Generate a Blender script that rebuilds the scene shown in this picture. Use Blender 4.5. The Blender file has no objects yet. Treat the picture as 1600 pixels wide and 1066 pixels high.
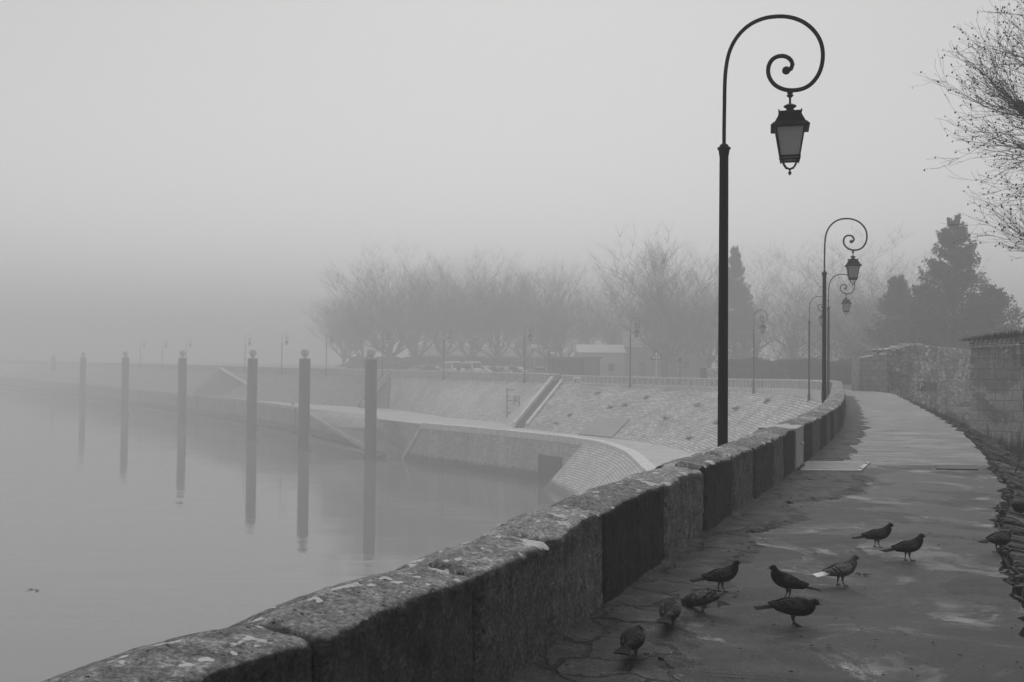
import bpy, bmesh, math, random
from math import sin, cos, pi, radians, sqrt, atan2, floor, exp
from mathutils import Vector, Matrix, noise
from mathutils.geometry import tessellate_polygon

random.seed(7)
scene = bpy.context.scene
COL = scene.collection
V = Vector

# ------------------------------------------------------------------ camera
EYE = 1.6
PITCH = math.atan(32 / 1600)
ROLL = 0.0087
F = V((0, cos(PITCH), sin(PITCH)))
R0 = V((1, 0, 0))
U0 = V((0, -sin(PITCH), cos(PITCH)))
R = R0 * cos(ROLL) + U0 * sin(ROLL)
U = -R0 * sin(ROLL) + U0 * cos(ROLL)
CAMP = V((0, 0, EYE))
cam = bpy.data.cameras.new('camera')
cam.sensor_width = 36
cam.lens = 36
cam.clip_start = 0.1
cam.clip_end = 4000
camo = bpy.data.objects.new('camera', cam)
camo.matrix_world = Matrix((
    (R.x, U.x, -F.x, 0), (R.y, U.y, -F.y, 0), (R.z, U.z, -F.z, EYE), (0, 0, 0, 1)))
COL.objects.link(camo)
scene.camera = camo


def ray(px, py):
    return F + R * ((px - 800) / 1600) + U * ((533 - py) / 1600)


def pz(px, py, z=0.0):
    """point of the photograph's pixel lying at height z"""
    d = ray(px, py)
    t = (z - EYE) / d.z
    return CAMP + d * t


def py_(px, py, Y):
    d = ray(px, py)
    return CAMP + d * (Y / d.y)


def proj(p):
    d = V(p) - CAMP
    w = d.dot(F)
    return 800 + 1600 * d.dot(R) / w, 533 - 1600 * d.dot(U) / w


# ------------------------------------------------------------------ mesh builder
class MB:
    def __init__(s):
        s.v = []
        s.f = []
        s.uv = {}

    def add(s, vs, fs):
        b = len(s.v)
        s.v.extend([tuple(q) for q in vs])
        s.f.extend([tuple(b + i for i in f) for f in fs])

    def box(s, c, sz, rz=0.0, mat=None, bev=0.0):
        hx, hy, hz = sz[0] / 2, sz[1] / 2, sz[2] / 2
        m = mat if mat is not None else Matrix.Rotation(rz, 3, 'Z')
        c = V(c)
        if bev <= 0:
            vs = [c + m @ V((x, y, z)) for x in (-hx, hx) for y in (-hy, hy) for z in (-hz, hz)]
            s.add(vs, [(0, 1, 3, 2), (4, 6, 7, 5), (0, 4, 5, 1), (2, 3, 7, 6), (0, 2, 6, 4), (1, 5, 7, 3)])
        else:
            b = bev
            rings = []
            for z, k in ((-hz, b), (-hz + b, 0), (hz - b, 0), (hz, b)):
                x, y = hx - k, hy - k
                rings.append([c + m @ V(p) for p in ((-x + b, -y, z), (x - b, -y, z), (x, -y + b, z), (x, y - b, z),
                                                     (x - b, y, z), (-x + b, y, z), (-x, y - b, z), (-x, -y + b, z))])
            s.loft(rings, True, True, True)

    def loft(s, rings, closed=True, cap0=True, cap1=True):
        n = len(rings[0])
        b = len(s.v)
        for r in rings:
            s.v.extend([tuple(q) for q in r])
        for i in range(len(rings) - 1):
            for j in range(n if closed else n - 1):
                k = (j + 1) % n
                s.f.append((b + i * n + j, b + i * n + k, b + (i + 1) * n + k, b + (i + 1) * n + j))
        if cap0:
            s.f.append(tuple(b + j for j in reversed(range(n))))
        if cap1:
            s.f.append(tuple(b + (len(rings) - 1) * n + j for j in range(n)))

    def tube(s, pts, rad, sides=6, cap=True):
        pts = [V(p) for p in pts]
        if not isinstance(rad, (list, tuple)):
            rad = [rad] * len(pts)
        rings = []
        t0 = (pts[1] - pts[0]).normalized()
        a = t0.cross(V((0, 0, 1)))
        if a.length < 1e-3:
            a = t0.cross(V((1, 0, 0)))
        a.normalize()
        for i, p in enumerate(pts):
            if i == 0:
                t = t0
            elif i == len(pts) - 1:
                t = (pts[i] - pts[i - 1]).normalized()
            else:
                t = (pts[i + 1] - pts[i - 1]).normalized()
            a = (a - t * a.dot(t))
            if a.length < 1e-4:
                a = t.orthogonal()
            a.normalize()
            bb = t.cross(a)
            rings.append([p + (a * cos(2 * pi * j / sides) + bb * sin(2 * pi * j / sides)) * rad[i] for j in range(sides)])
        s.loft(rings, True, cap, cap)

    def lathe(s, prof, sides=16, c=(0, 0, 0), rot=0.0, sq=1.0):
        c = V(c)
        rings = [[c + V((r * cos(rot + 2 * pi * j / sides), r * sq * sin(rot + 2 * pi * j / sides), z)) for j in range(sides)] for r, z in prof]
        s.loft(rings, True, True, True)

    def quad(s, a, b, c, d):
        s.add([a, b, c, d], [(0, 1, 2, 3)])

    def poly(s, pts):
        pts = [V(p) for p in pts]
        tris = tessellate_polygon([pts])
        n = None
        fs = []
        for t in tris:
            q = (pts[t[1]] - pts[t[0]]).cross(pts[t[2]] - pts[t[0]])
            fs.append(tuple(t) if q.z >= 0 else tuple(reversed(t)))
        s.add(pts, fs)

    def grid(s, rows, uvs=None):
        n = len(rows[0])
        b = len(s.v)
        for i, r in enumerate(rows):
            for j, q in enumerate(r):
                if uvs is not None:
                    s.uv[len(s.v)] = uvs[i][j]
                s.v.append(tuple(q))
        for i in range(len(rows) - 1):
            for j in range(n - 1):
                s.f.append((b + i * n + j, b + i * n + j + 1, b + (i + 1) * n + j + 1, b + (i + 1) * n + j))

    def ball(s, c, r, seg=12, ring=8, sc=(1, 1, 1)):
        c = V(c)
        rings = []
        for i in range(1, ring):
            a = -pi / 2 + pi * i / ring
            rings.append([c + V((r * sc[0] * cos(a) * cos(2 * pi * j / seg), r * sc[1] * cos(a) * sin(2 * pi * j / seg), r * sc[2] * sin(a))) for j in range(seg)])
        s.loft(rings, True, True, True)

    def build(s, name, mat, parent=None, smooth=False, props=None, tri=False):
        me = bpy.data.meshes.new(name)
        me.from_pydata(s.v, [], s.f)
        if s.uv:
            l = me.uv_layers.new(name='UVMap')
            vi = [0] * len(me.loops)
            me.loops.foreach_get('vertex_index', vi)
            flat = []
            for i in vi:
                flat.extend(s.uv.get(i, (0, 0)))
            l.data.foreach_set('uv', flat)
        me.validate()
        if smooth:
            me.polygons.foreach_set('use_smooth', [True] * len(me.polygons))
            try:
                me.set_sharp_from_angle(angle=radians(smooth if smooth is not True else 50))
            except Exception:
                pass
        if mat is not None:
            me.materials.append(mat)
        me.update()
        o = bpy.data.objects.new(name, me)
        COL.objects.link(o)
        if parent is not None:
            o.parent = parent
        return o


def tag(o, label=None, cat=None, group=None, kind=None):
    if label:
        o['label'] = label
    if cat:
        o['category'] = cat
    if group:
        o['group'] = group
    if kind:
        o['kind'] = kind
    return o


def struct(o):
    o['kind'] = 'structure'
    return o


def empty(name, loc=(0, 0, 0), rz=0.0, label=None, cat=None, group=None):
    o = bpy.data.objects.new(name, None)
    o.empty_display_size = 0.2
    COL.objects.link(o)
    o.location = loc
    o.rotation_euler = (0, 0, rz)
    return tag(o, label, cat, group)


def copy_tree(o, parent=None):
    c = o.copy()
    COL.objects.link(c)
    if parent is not None:
        c.parent = parent
    for ch in [x for x in bpy.data.objects if x.parent == o]:
        copy_tree(ch, c)
    return c


# ------------------------------------------------------------------ materials
def nodes(name):
    m = bpy.data.materials.new(name)
    m.use_nodes = True
    nt = m.node_tree
    b = nt.nodes['Principled BSDF']
    return m, nt, b


def g3(x):
    return (x, x, x, 1)


def N(nt, typ, **kw):
    n = nt.nodes.new(typ)
    for k, v in kw.items():
        if k in n.inputs:
            n.inputs[k].default_value = v
        else:
            setattr(n, k, v)
    return n


def L(nt, a, b):
    nt.links.new(a, b)


def ramp(nt, fac, stops):
    r = nt.nodes.new('ShaderNodeValToRGB')
    els = r.color_ramp.elements
    while len(els) < len(stops):
        els.new(0.5)
    for e, (p, c) in zip(els, stops):
        e.position = p
        e.color = g3(c)
    L(nt, fac, r.inputs[0])
    return r.outputs[0]


def mix(nt, fac, a, b, mode='MIX'):
    m = nt.nodes.new('ShaderNodeMix')
    m.data_type = 'RGBA'
    m.blend_type = mode
    for sock, val in ((m.inputs[0], fac), (m.inputs[6], a), (m.inputs[7], b)):
        if hasattr(val, 'is_output') or hasattr(val, 'links'):
            L(nt, val, sock)
        else:
            sock.default_value = val if sock == m.inputs[0] else g3(val)
    return m.outputs[2]


def math_(nt, op, a, b=0.0, c=None, clamp=False):
    m = nt.nodes.new('ShaderNodeMath')
    m.operation = op
    m.use_clamp = clamp
    for i, val in enumerate((a, b, c)):
        if val is None:
            continue
        if hasattr(val, 'links'):
            L(nt, val, m.inputs[i])
        else:
            m.inputs[i].default_value = val
    return m.outputs[0]


def coords(nt, kind='Object', scale=(1, 1, 1), rnd=False, rotz=0.0):
    tc = nt.nodes.new('ShaderNodeTexCoord')
    mp = nt.nodes.new('ShaderNodeMapping')
    mp.inputs['Scale'].default_value = scale
    mp.inputs['Rotation'].default_value = (0, 0, rotz)
    L(nt, tc.outputs[kind], mp.inputs['Vector'])
    if rnd:
        oi = nt.nodes.new('ShaderNodeObjectInfo')
        k = math_(nt, 'MULTIPLY', oi.outputs['Random'], 37.0)
        cb = nt.nodes.new('ShaderNodeCombineXYZ')
        L(nt, k, cb.inputs[0]); L(nt, k, cb.inputs[1])
        L(nt, cb.outputs[0], mp.inputs['Location'])
    return mp.outputs[0]


def fbm(nt, vec, scale, detail=6, rough=0.6, dist=0.0):
    n = nt.nodes.new('ShaderNodeTexNoise')
    n.inputs['Scale'].default_value = scale
    n.inputs['Detail'].default_value = detail
    n.inputs['Roughness'].default_value = rough
    n.inputs['Distortion'].default_value = dist
    L(nt, vec, n.inputs['Vector'])
    return n.outputs['Fac']


def bump(nt, b, h, strength, dist=0.02):
    n = nt.nodes.new('ShaderNodeBump')
    n.inputs['Strength'].default_value = strength
    n.inputs['Distance'].default_value = dist
    L(nt, h, n.inputs['Height'])
    L(nt, n.outputs[0], b.inputs['Normal'])


def simple(name, c, rough=0.7, var=0.0, scale=3.0, metal=0.0, bmp=0.0, spec=0.5):
    m, nt, b = nodes(name)
    b.inputs['Base Color'].default_value = g3(c)
    b.inputs['Roughness'].default_value = rough
    b.inputs['Metallic'].default_value = metal
    b.inputs['Specular IOR Level'].default_value = spec
    if var > 0 or bmp > 0:
        co = coords(nt)
        f = fbm(nt, co, scale)
        if var > 0:
            L(nt, ramp(nt, f, [(0.3, c * (1 - var)), (0.7, c * (1 + var))]), b.inputs['Base Color'])
        if bmp > 0:
            bump(nt, b, fbm(nt, co, scale * 6), bmp)
    return m


def stone_block_mat():
    m, nt, b = nodes('weathered_limestone')
    co = coords(nt)
    big = fbm(nt, co, 2.2, 8, 0.65)
    fine = fbm(nt, co, 45, 5, 0.8)
    mid = fbm(nt, co, 9, 8, 0.75)
    col = ramp(nt, mid, [(0.30, 0.018), (0.5, 0.09), (0.70, 0.23)])
    col = mix(nt, ramp(nt, big, [(0.38, 0.0), (0.62, 0.75)]), col, 0.10)
    # speckled grain
    col = mix(nt, 0.7, col, ramp(nt, fine, [(0.36, 0.15), (0.52, 0.9), (0.66, 2.1)]), 'MULTIPLY')
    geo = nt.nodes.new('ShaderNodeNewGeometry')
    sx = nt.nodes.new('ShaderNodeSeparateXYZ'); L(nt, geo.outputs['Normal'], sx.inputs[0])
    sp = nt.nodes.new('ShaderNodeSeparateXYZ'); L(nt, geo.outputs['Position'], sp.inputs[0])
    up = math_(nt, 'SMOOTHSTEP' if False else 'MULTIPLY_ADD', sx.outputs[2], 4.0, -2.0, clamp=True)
    # black biofilm hanging in ragged runs from the top arris
    run = fbm(nt, coords(nt, 'Object', (5, 5, 0.8)), 2.0, 7, 0.7)
    hgt = math_(nt, 'MULTIPLY_ADD', sp.outputs[2], 2.6, -1.12)      # 0 at z=.43, ~.4 at z=.6
    st = math_(nt, 'ADD', hgt, math_(nt, 'MULTIPLY_ADD', run, 2.4, -1.25), clamp=True)
    st = math_(nt, 'MULTIPLY', st, math_(nt, 'SUBTRACT', 1.0, up))
    col = mix(nt, math_(nt, 'MULTIPLY', st, 0.8), col, 0.018)
    oi = nt.nodes.new('ShaderNodeObjectInfo')
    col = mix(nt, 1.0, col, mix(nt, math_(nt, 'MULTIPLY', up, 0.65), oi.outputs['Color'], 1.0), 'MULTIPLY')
    # pitted holes
    vo = nt.nodes.new('ShaderNodeTexVoronoi'); vo.inputs['Scale'].default_value = 9
    L(nt, coords(nt, 'Object', (1.8, 1.8, 0.9)), vo.inputs['Vector'])
    pit = ramp(nt, math_(nt, 'ADD', vo.outputs['Distance'], math_(nt, 'MULTIPLY_ADD', fine, 0.5, -0.25)), [(0.06, 1.0), (0.13, 0.0)])
    col = mix(nt, math_(nt, 'MULTIPLY', pit, 0.75), col, 0.012)
    # pale lichen on the top faces
    lv = nt.nodes.new('ShaderNodeTexVoronoi'); lv.inputs['Scale'].default_value = 5.0
    wv = nt.nodes.new('ShaderNodeVectorMath'); wv.operation = 'ADD'
    nz = nt.nodes.new('ShaderNodeTexNoise'); nz.inputs['Scale'].default_value = 9; nz.inputs['Detail'].default_value = 4
    cc = coords(nt, 'Object', (1, 1, 0))
    L(nt, cc, nz.inputs['Vector'])
    sc = nt.nodes.new('ShaderNodeVectorMath'); sc.operation = 'SCALE'; sc.inputs['Scale'].default_value = 0.12
    L(nt, nz.outputs['Color'], sc.inputs[0])
    L(nt, cc, wv.inputs[0]); L(nt, sc.outputs[0], wv.inputs[1])
    L(nt, wv.outputs[0], lv.inputs['Vector'])
    sep = nt.nodes.new('ShaderNodeSeparateColor'); L(nt, lv.outputs['Color'], sep.inputs[0])
    rr = math_(nt, 'MULTIPLY_ADD', sep.outputs[0], 0.92, -0.40)            # radius, most cells none
    lic = math_(nt, 'SUBTRACT', rr, lv.outputs['Distance'])
    lic = math_(nt, 'ADD', lic, math_(nt, 'MULTIPLY_ADD', fine, 0.5, -0.27))
    lic = math_(nt, 'MULTIPLY', lic, 9, clamp=True)
    gate = ramp(nt, fbm(nt, co, 1.1, 2), [(0.40, 0.0), (0.46, 1.0)])
    lic = math_(nt, 'MULTIPLY', math_(nt, 'MULTIPLY', lic, up), gate)
    lic = math_(nt, 'MULTIPLY', lic, ramp(nt, fine, [(0.35, 0.3), (0.5, 1.0)]))
    l2 = nt.nodes.new('ShaderNodeTexVoronoi'); l2.inputs['Scale'].default_value = 17
    L(nt, wv.outputs[0], l2.inputs['Vector'])
    s2_ = nt.nodes.new('ShaderNodeSeparateColor'); L(nt, l2.outputs['Color'], s2_.inputs[0])
    r2 = math_(nt, 'MULTIPLY_ADD', s2_.outputs[0], 1.2, -0.75)
    lb = math_(nt, 'MULTIPLY', math_(nt, 'MULTIPLY', math_(nt, 'SUBTRACT', r2, l2.outputs['Distance']), 20, clamp=True), up)
    lic = math_(nt, 'MAXIMUM', lic, math_(nt, 'MULTIPLY', lb, 0.8))
    col = mix(nt, lic, col, 0.55)
    col = mix(nt, math_(nt, 'MULTIPLY', math_(nt, 'SUBTRACT', 1.0, lic), up), col, mix(nt, 1.0, col, 3.0, 'MULTIPLY'))  # bare upward faces lightened in colour to stand in for skylight
    L(nt, col, b.inputs['Base Color'])
    b.inputs['Roughness'].default_value = 0.9
    b.inputs['Specular IOR Level'].default_value = 0.15
    hh = math_(nt, 'ADD', math_(nt, 'MULTIPLY', fine, 0.6), math_(nt, 'SUBTRACT', mid, math_(nt, 'MULTIPLY', pit, 1.2)))
    bump(nt, b, hh, 1.0, 0.02)
    return m


def pavement_mat():
    m, nt, b = nodes('worn_wet_concrete')
    co = coords(nt)
    f1 = fbm(nt, co, 0.55, 8, 0.62, 0.4)
    f2 = fbm(nt, coords(nt, 'Object', (0.7, 1.3, 1), rotz=-0.3), 1.7, 9, 0.66, 0.5)
    f3 = fbm(nt, co, 0.9, 9, 0.7, 0.8)
    fine = fbm(nt, co, 150, 3, 0.8)
    grit = nt.nodes.new('ShaderNodeTexVoronoi'); grit.inputs['Scale'].default_value = 70
    L(nt, co, grit.inputs['Vector'])
    geo = nt.nodes.new('ShaderNodeNewGeometry')
    sp = nt.nodes.new('ShaderNodeSeparateXYZ'); L(nt, geo.outputs['Position'], sp.inputs[0])
    # the later concrete bay begins at the drain plate
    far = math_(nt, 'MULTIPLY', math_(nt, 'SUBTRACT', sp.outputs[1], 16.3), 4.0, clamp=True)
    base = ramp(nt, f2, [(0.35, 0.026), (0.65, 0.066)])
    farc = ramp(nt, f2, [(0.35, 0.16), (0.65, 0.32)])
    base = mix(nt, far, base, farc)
    pale = ramp(nt, f3, [(0.53, 0.0), (0.58, 1.0)])
    pale = math_(nt, 'MULTIPLY', pale, ramp(nt, f2, [(0.45, 0.2), (0.55, 1.0)]))
    base = mix(nt, math_(nt, 'MULTIPLY', pale, 0.85), base, 0.33)  # pale dry patches, with wet sheen painted in as lighter colour
    wet = ramp(nt, f1, [(0.495, 0.0), (0.52, 1.0)])
    base = mix(nt, math_(nt, 'MULTIPLY', wet, 0.6), base, mix(nt, 1.0, base, 0.22, 'MULTIPLY'))
    # scuffs running across the bays
    sc = fbm(nt, coords(nt, 'Object', (0.25, 2.2, 1), rotz=0.3), 2.2, 6, 0.7)
    base = mix(nt, 0.7, base, ramp(nt, sc, [(0.35, 0.55), (0.5, 1.0), (0.66, 1.6)]), 'MULTIPLY')
    base = mix(nt, 0.9, base, ramp(nt, fine, [(0.35, 0.15), (0.5, 0.8), (0.66, 2.8)]), 'MULTIPLY')
    sep = nt.nodes.new('ShaderNodeSeparateColor'); L(nt, grit.outputs['Color'], sep.inputs[0])
    g = math_(nt, 'MULTIPLY', ramp(nt, sep.outputs[0], [(0.90, 0.0), (0.93, 1.0)]), ramp(nt, grit.outputs['Distance'], [(0.25, 1.0), (0.4, 0.0)]))
    base = mix(nt, math_(nt, 'MULTIPLY', g, 0.7), base, 0.22)
    L(nt, base, b.inputs['Base Color'])
    L(nt, ramp(nt, wet, [(0.0, 0.6), (1.0, 0.38)]), b.inputs['Roughness'])
    b.inputs['Specular IOR Level'].default_value = 0.27
    bump(nt, b, math_(nt, 'ADD', fine, math_(nt, 'MULTIPLY', f2, 0.8)), 0.9, 0.008)
    return m


def cracked_mat():
    m, nt, b = nodes('broken_asphalt')
    co = coords(nt)
    nz = nt.nodes.new('ShaderNodeTexNoise'); nz.inputs['Scale'].default_value = 3.5; nz.inputs['Detail'].default_value = 5
    L(nt, co, nz.inputs['Vector'])
    sc = nt.nodes.new('ShaderNodeVectorMath'); sc.operation = 'SCALE'; sc.inputs['Scale'].default_value = 0.35
    L(nt, nz.outputs['Color'], sc.inputs[0])
    ad = nt.nodes.new('ShaderNodeVectorMath'); ad.operation = 'ADD'
    L(nt, co, ad.inputs[0]); L(nt, sc.outputs[0], ad.inputs[1])
    vo = nt.nodes.new('ShaderNodeTexVoronoi'); vo.feature = 'DISTANCE_TO_EDGE'; vo.inputs['Scale'].default_value = 2.6
    L(nt, ad.outputs[0], vo.inputs['Vector'])
    crack = ramp(nt, vo.outputs['Distance'], [(0.0, 1.0), (0.03, 1.0), (0.06, 0.0)])
    crack = math_(nt, 'MULTIPLY', crack, ramp(nt, fbm(nt, co, 1.3, 4), [(0.42, 0.0), (0.55, 1.0)]))
    fine = fbm(nt, co, 70, 4, 0.8)
    base = ramp(nt, fbm(nt, co, 4, 8, 0.7), [(0.32, 0.013), (0.55, 0.048), (0.72, 0.12)])
    base = mix(nt, 0.85, base, ramp(nt, fine, [(0.36, 0.2), (0.52, 0.9), (0.66, 3.2)]), 'MULTIPLY')
    base = mix(nt, crack, base, 0.002)
    L(nt, base, b.inputs['Base Color'])
    b.inputs['Roughness'].default_value = 0.65
    b.inputs['Specular IOR Level'].default_value = 0.2
    h = math_(nt, 'SUBTRACT', math_(nt, 'MULTIPLY', fine, 0.4), math_(nt, 'MULTIPLY', crack, 1.5))
    bump(nt, b, h, 0.9, 0.015)
    return m


def brick_uv(name, c1, c2, mort, bw, bh, msz=0.02, stain=0.5, wet_z=None, rough=0.85, spots=0.0):
    m, nt, b = nodes(name)
    uv = coords(nt, 'UV')
    br = nt.nodes.new('ShaderNodeTexBrick')
    br.inputs['Scale'].default_value = 1.0
    br.inputs['Brick Width'].default_value = bw
    br.inputs['Row Height'].default_value = bh
    br.inputs['Mortar Size'].default_value = msz
    br.inputs['Mortar Smooth'].default_value = 0.3
    br.inputs['Color1'].default_value = g3(c1)
    br.inputs['Color2'].default_value = g3(c2)
    br.inputs['Mortar'].default_value = g3(mort)
    nz = nt.nodes.new('ShaderNodeTexNoise'); nz.inputs['Scale'].default_value = 0.8
    L(nt, uv, nz.inputs['Vector'])
    sc = nt.nodes.new('ShaderNodeVectorMath'); sc.operation = 'SCALE'; sc.inputs['Scale'].default_value = bh * 0.6
    L(nt, nz.outputs['Color'], sc.inputs[0])
    ad = nt.nodes.new('ShaderNodeVectorMath'); ad.operation = 'ADD'
    L(nt, uv, ad.inputs[0]); L(nt, sc.outputs[0], ad.inputs[1])
    L(nt, ad.outputs[0], br.inputs['Vector'])
    co = coords(nt)
    col = br.outputs['Color']
    s1 = fbm(nt, coords(nt, 'Object', (1, 1, 0.35)), 0.35, 8, 0.65)
    col = mix(nt, 1.0, col, ramp(nt, s1, [(0.35, 1 - stain), (0.65, 1.0 + stain * 0.3)]), 'MULTIPLY')
    s2 = fbm(nt, co, 2.5, 5, 0.7)
    col = mix(nt, 0.8, col, ramp(nt, s2, [(0.35, 0.6), (0.65, 1.25)]), 'MULTIPLY')
    if spots:
        v = nt.nodes.new('ShaderNodeTexVoronoi'); v.inputs['Scale'].default_value = 1.0
        L(nt, coords(nt, 'UV', (1.0, 2.2, 1)), v.inputs['Vector'])
        sep = nt.nodes.new('ShaderNodeSeparateColor'); L(nt, v.outputs['Color'], sep.inputs[0])
        col = mix(nt, math_(nt, 'MULTIPLY', ramp(nt, sep.outputs[0], [(0.6, 0.0), (0.9, 1.0)]), ramp(nt, v.outputs['Distance'], [(0.25, spots), (0.42, 0.0)])), col, 0.75)
    if wet_z is not None:
        geo = nt.nodes.new('ShaderNodeNewGeometry')
        sp = nt.nodes.new('ShaderNodeSeparateXYZ'); L(nt, geo.outputs['Position'], sp.inputs[0])
        w = math_(nt, 'ADD', sp.outputs[2], math_(nt, 'MULTIPLY', s2, 0.8))
        w = math_(nt, 'SUBTRACT', wet_z + 0.4, w)
        w = math_(nt, 'MULTIPLY', w, 2.5, clamp=True)
        col = mix(nt, math_(nt, 'MULTIPLY', w, 0.85), col, 0.035)
    L(nt, col, b.inputs['Base Color'])
    b.inputs['Roughness'].default_value = rough
    bump(nt, b, math_(nt, 'ADD', math_(nt, 'MULTIPLY', br.outputs['Fac'], -1.0), s2), 0.6, 0.03)
    return m


def rubble_mat(name, cells=(1.2, 1.2, 3.2), lo=0.05, hi=0.3):
    m, nt, b = nodes(name)
    co = coords(nt, 'Object', cells)
    nz = nt.nodes.new('ShaderNodeTexNoise'); nz.inputs['Scale'].default_value = 0.9; nz.inputs['Detail'].default_value = 3
    L(nt, co, nz.inputs['Vector'])
    sc = nt.nodes.new('ShaderNodeVectorMath'); sc.operation = 'SCALE'; sc.inputs['Scale'].default_value = 0.5
    L(nt, nz.outputs['Color'], sc.inputs[0])
    ad = nt.nodes.new('ShaderNodeVectorMath'); ad.operation = 'ADD'
    L(nt, co, ad.inputs[0]); L(nt, sc.outputs[0], ad.inputs[1])
    v = nt.nodes.new('ShaderNodeTexVoronoi'); v.feature = 'DISTANCE_TO_EDGE'; v.inputs['Scale'].default_value = 1.3
    v2 = nt.nodes.new('ShaderNodeTexVoronoi'); v2.inputs['Scale'].default_value = 1.3
    L(nt, ad.outputs[0], v.inputs['Vector']); L(nt, ad.outputs[0], v2.inputs['Vector'])
    sep = nt.nodes.new('ShaderNodeSeparateColor'); L(nt, v2.outputs['Color'], sep.inputs[0])
    col = ramp(nt, sep.outputs[0], [(0.0, lo * 1.6), (1.0, hi)])
    joint = ramp(nt, v.outputs['Distance'], [(0.02, 1.0), (0.12, 0.0)])
    col = mix(nt, math_(nt, 'MULTIPLY', joint, 0.85), col, lo * 0.5)
    st = fbm(nt, coords(nt, 'Object', (1, 1, 0.6)), 0.45, 8, 0.65)
    col = mix(nt, 1.0, col, ramp(nt, st, [(0.36, 0.35), (0.6, 1.2)]), 'MULTIPLY')
    f = fbm(nt, coords(nt), 8, 6, 0.7)
    col = mix(nt, 0.9, col, ramp(nt, f, [(0.3, 0.5), (0.7, 1.4)]), 'MULTIPLY')
    L(nt, col, b.inputs['Base Color'])
    b.inputs['Roughness'].default_value = 0.9
    bump(nt, b, math_(nt, 'ADD', math_(nt, 'MULTIPLY', joint, -1.0), f), 1.0, 0.06)
    return m


def render_wall_mat():
    """block wall with flaking render"""
    m, nt, b = nodes('stained_rendered_blocks')
    uv = coords(nt, 'UV')
    br = nt.nodes.new('ShaderNodeTexBrick')
    br.inputs['Scale'].default_value = 1
    br.inputs['Brick Width'].default_value = 0.45
    br.inputs['Row Height'].default_value = 0.3
    br.inputs['Mortar Size'].default_value = 0.010
    br.inputs['Color1'].default_value = g3(0.66)
    br.inputs['Color2'].default_value = g3(0.74)
    br.inputs['Mortar'].default_value = g3(0.4)
    L(nt, uv, br.inputs['Vector'])
    st = fbm(nt, coords(nt, 'Object', (1.5, 1.5, 1.3)), 0.75, 9, 0.7, 0.6)
    run = fbm(nt, coords(nt, 'Object', (6, 6, 0.35)), 1.5, 6, 0.7)
    col = mix(nt, ramp(nt, st, [(0.50, 0.0), (0.54, 1.0)]), br.outputs['Color'], mix(nt, 1.0, br.outputs['Color'], 0.62, 'MULTIPLY'))
    geo = nt.nodes.new('ShaderNodeNewGeometry')
    sp = nt.nodes.new('ShaderNodeSeparateXYZ'); L(nt, geo.outputs['Position'], sp.inputs[0])
    # black runs from the coping and splash staining at the foot
    t = math_(nt, 'ADD', math_(nt, 'MULTIPLY_ADD', sp.outputs[2], 1.5, -2.75), math_(nt, 'MULTIPLY_ADD', run, 5.0, -2.3), clamp=True)
    col = mix(nt, math_(nt, 'MULTIPLY', t, 0.6), col, 0.05)
    t2 = math_(nt, 'ADD', math_(nt, 'MULTIPLY_ADD', sp.outputs[2], -1.6, -0.55), math_(nt, 'MULTIPLY_ADD', run, 5.0, -2.4), clamp=True)
    col = mix(nt, math_(nt, 'MULTIPLY', t2, 0.85), col, 0.025)
    f = fbm(nt, coords(nt), 14, 6, 0.7)
    col = mix(nt, 0.9, col, ramp(nt, f, [(0.32, 0.7), (0.6, 1.15)]), 'MULTIPLY')
    L(nt, col, b.inputs['Base Color'])
    b.inputs['Roughness'].default_value = 0.9
    bump(nt, b, f, 0.8, 0.03)
    return m


def water_mat():
    m, nt, b = nodes('river_water')
    b.inputs['Base Color'].default_value = g3(0.17)
    b.inputs['Roughness'].default_value = 0.03
    b.inputs['IOR'].default_value = 1.85
    b.inputs['Specular IOR Level'].default_value = 0.5
    co = coords(nt, 'Object', (0.35, 1.0, 1), rotz=0.25)
    w1 = fbm(nt, co, 1.6, 3, 0.5)
    w2 = fbm(nt, coords(nt, 'Object', (0.3, 1, 1), rotz=-0.1), 0.25, 3, 0.5)
    gate = ramp(nt, fbm(nt, coords(nt), 0.02, 3), [(0.42, 0.25), (0.6, 1.0)])
    h = math_(nt, 'ADD', math_(nt, 'MULTIPLY', math_(nt, 'MULTIPLY', w1, gate), 0.5), w2)
    bump(nt, b, h, 0.34, 0.12)
    return m


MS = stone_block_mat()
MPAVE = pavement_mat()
MCRACK = cracked_mat()
MIRON = simple('black_painted_iron', 0.003, 0.5, 0.25, 6, spec=0.05)
MIRON2 = simple('dull_black_iron', 0.03, 0.55, 0.25, 8)
MEMB = brick_uv('coursed_rubble_embankment', 0.42, 0.72, 0.19, 0.75, 0.27, 0.045, 0.35, spots=0.45)
MQWALL = brick_uv('pale_ashlar_quay_wall', 0.52, 0.64, 0.3, 0.6, 0.22, 0.02, 0.3)
MBASIN = brick_uv('basin_block_wall', 0.56, 0.66, 0.3, 0.5, 0.2, 0.022, 0.35, wet_z=-8.2)
MFAN = brick_uv('pale_pitched_blockwork', 0.6, 0.72, 0.2, 0.6, 0.26, 0.035, 0.2, wet_z=-8.3)
MCOPING = simple('pale_coping_stone', 0.66, 0.8, 0.25, 2.0, bmp=0.3)
MCOP2 = simple('dull_coping_stone', 0.42, 0.85, 0.3, 1.0)
MAPRON = simple('quay_apron_concrete', 0.44, 0.75, 0.22, 0.5, bmp=0.2)
MRAMP = simple('slipway_stone', 0.33, 0.75, 0.3, 0.8, bmp=0.3)
MGRASS = simple('winter_grass_bank', 0.24, 0.95, 0.35, 1.0, bmp=0.6)
MSTREET = simple('street_asphalt', 0.1, 0.8, 0.25, 0.7)
MEARTH = simple('damp_earth', 0.035, 0.9, 0.5, 2.0, bmp=0.8)
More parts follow.
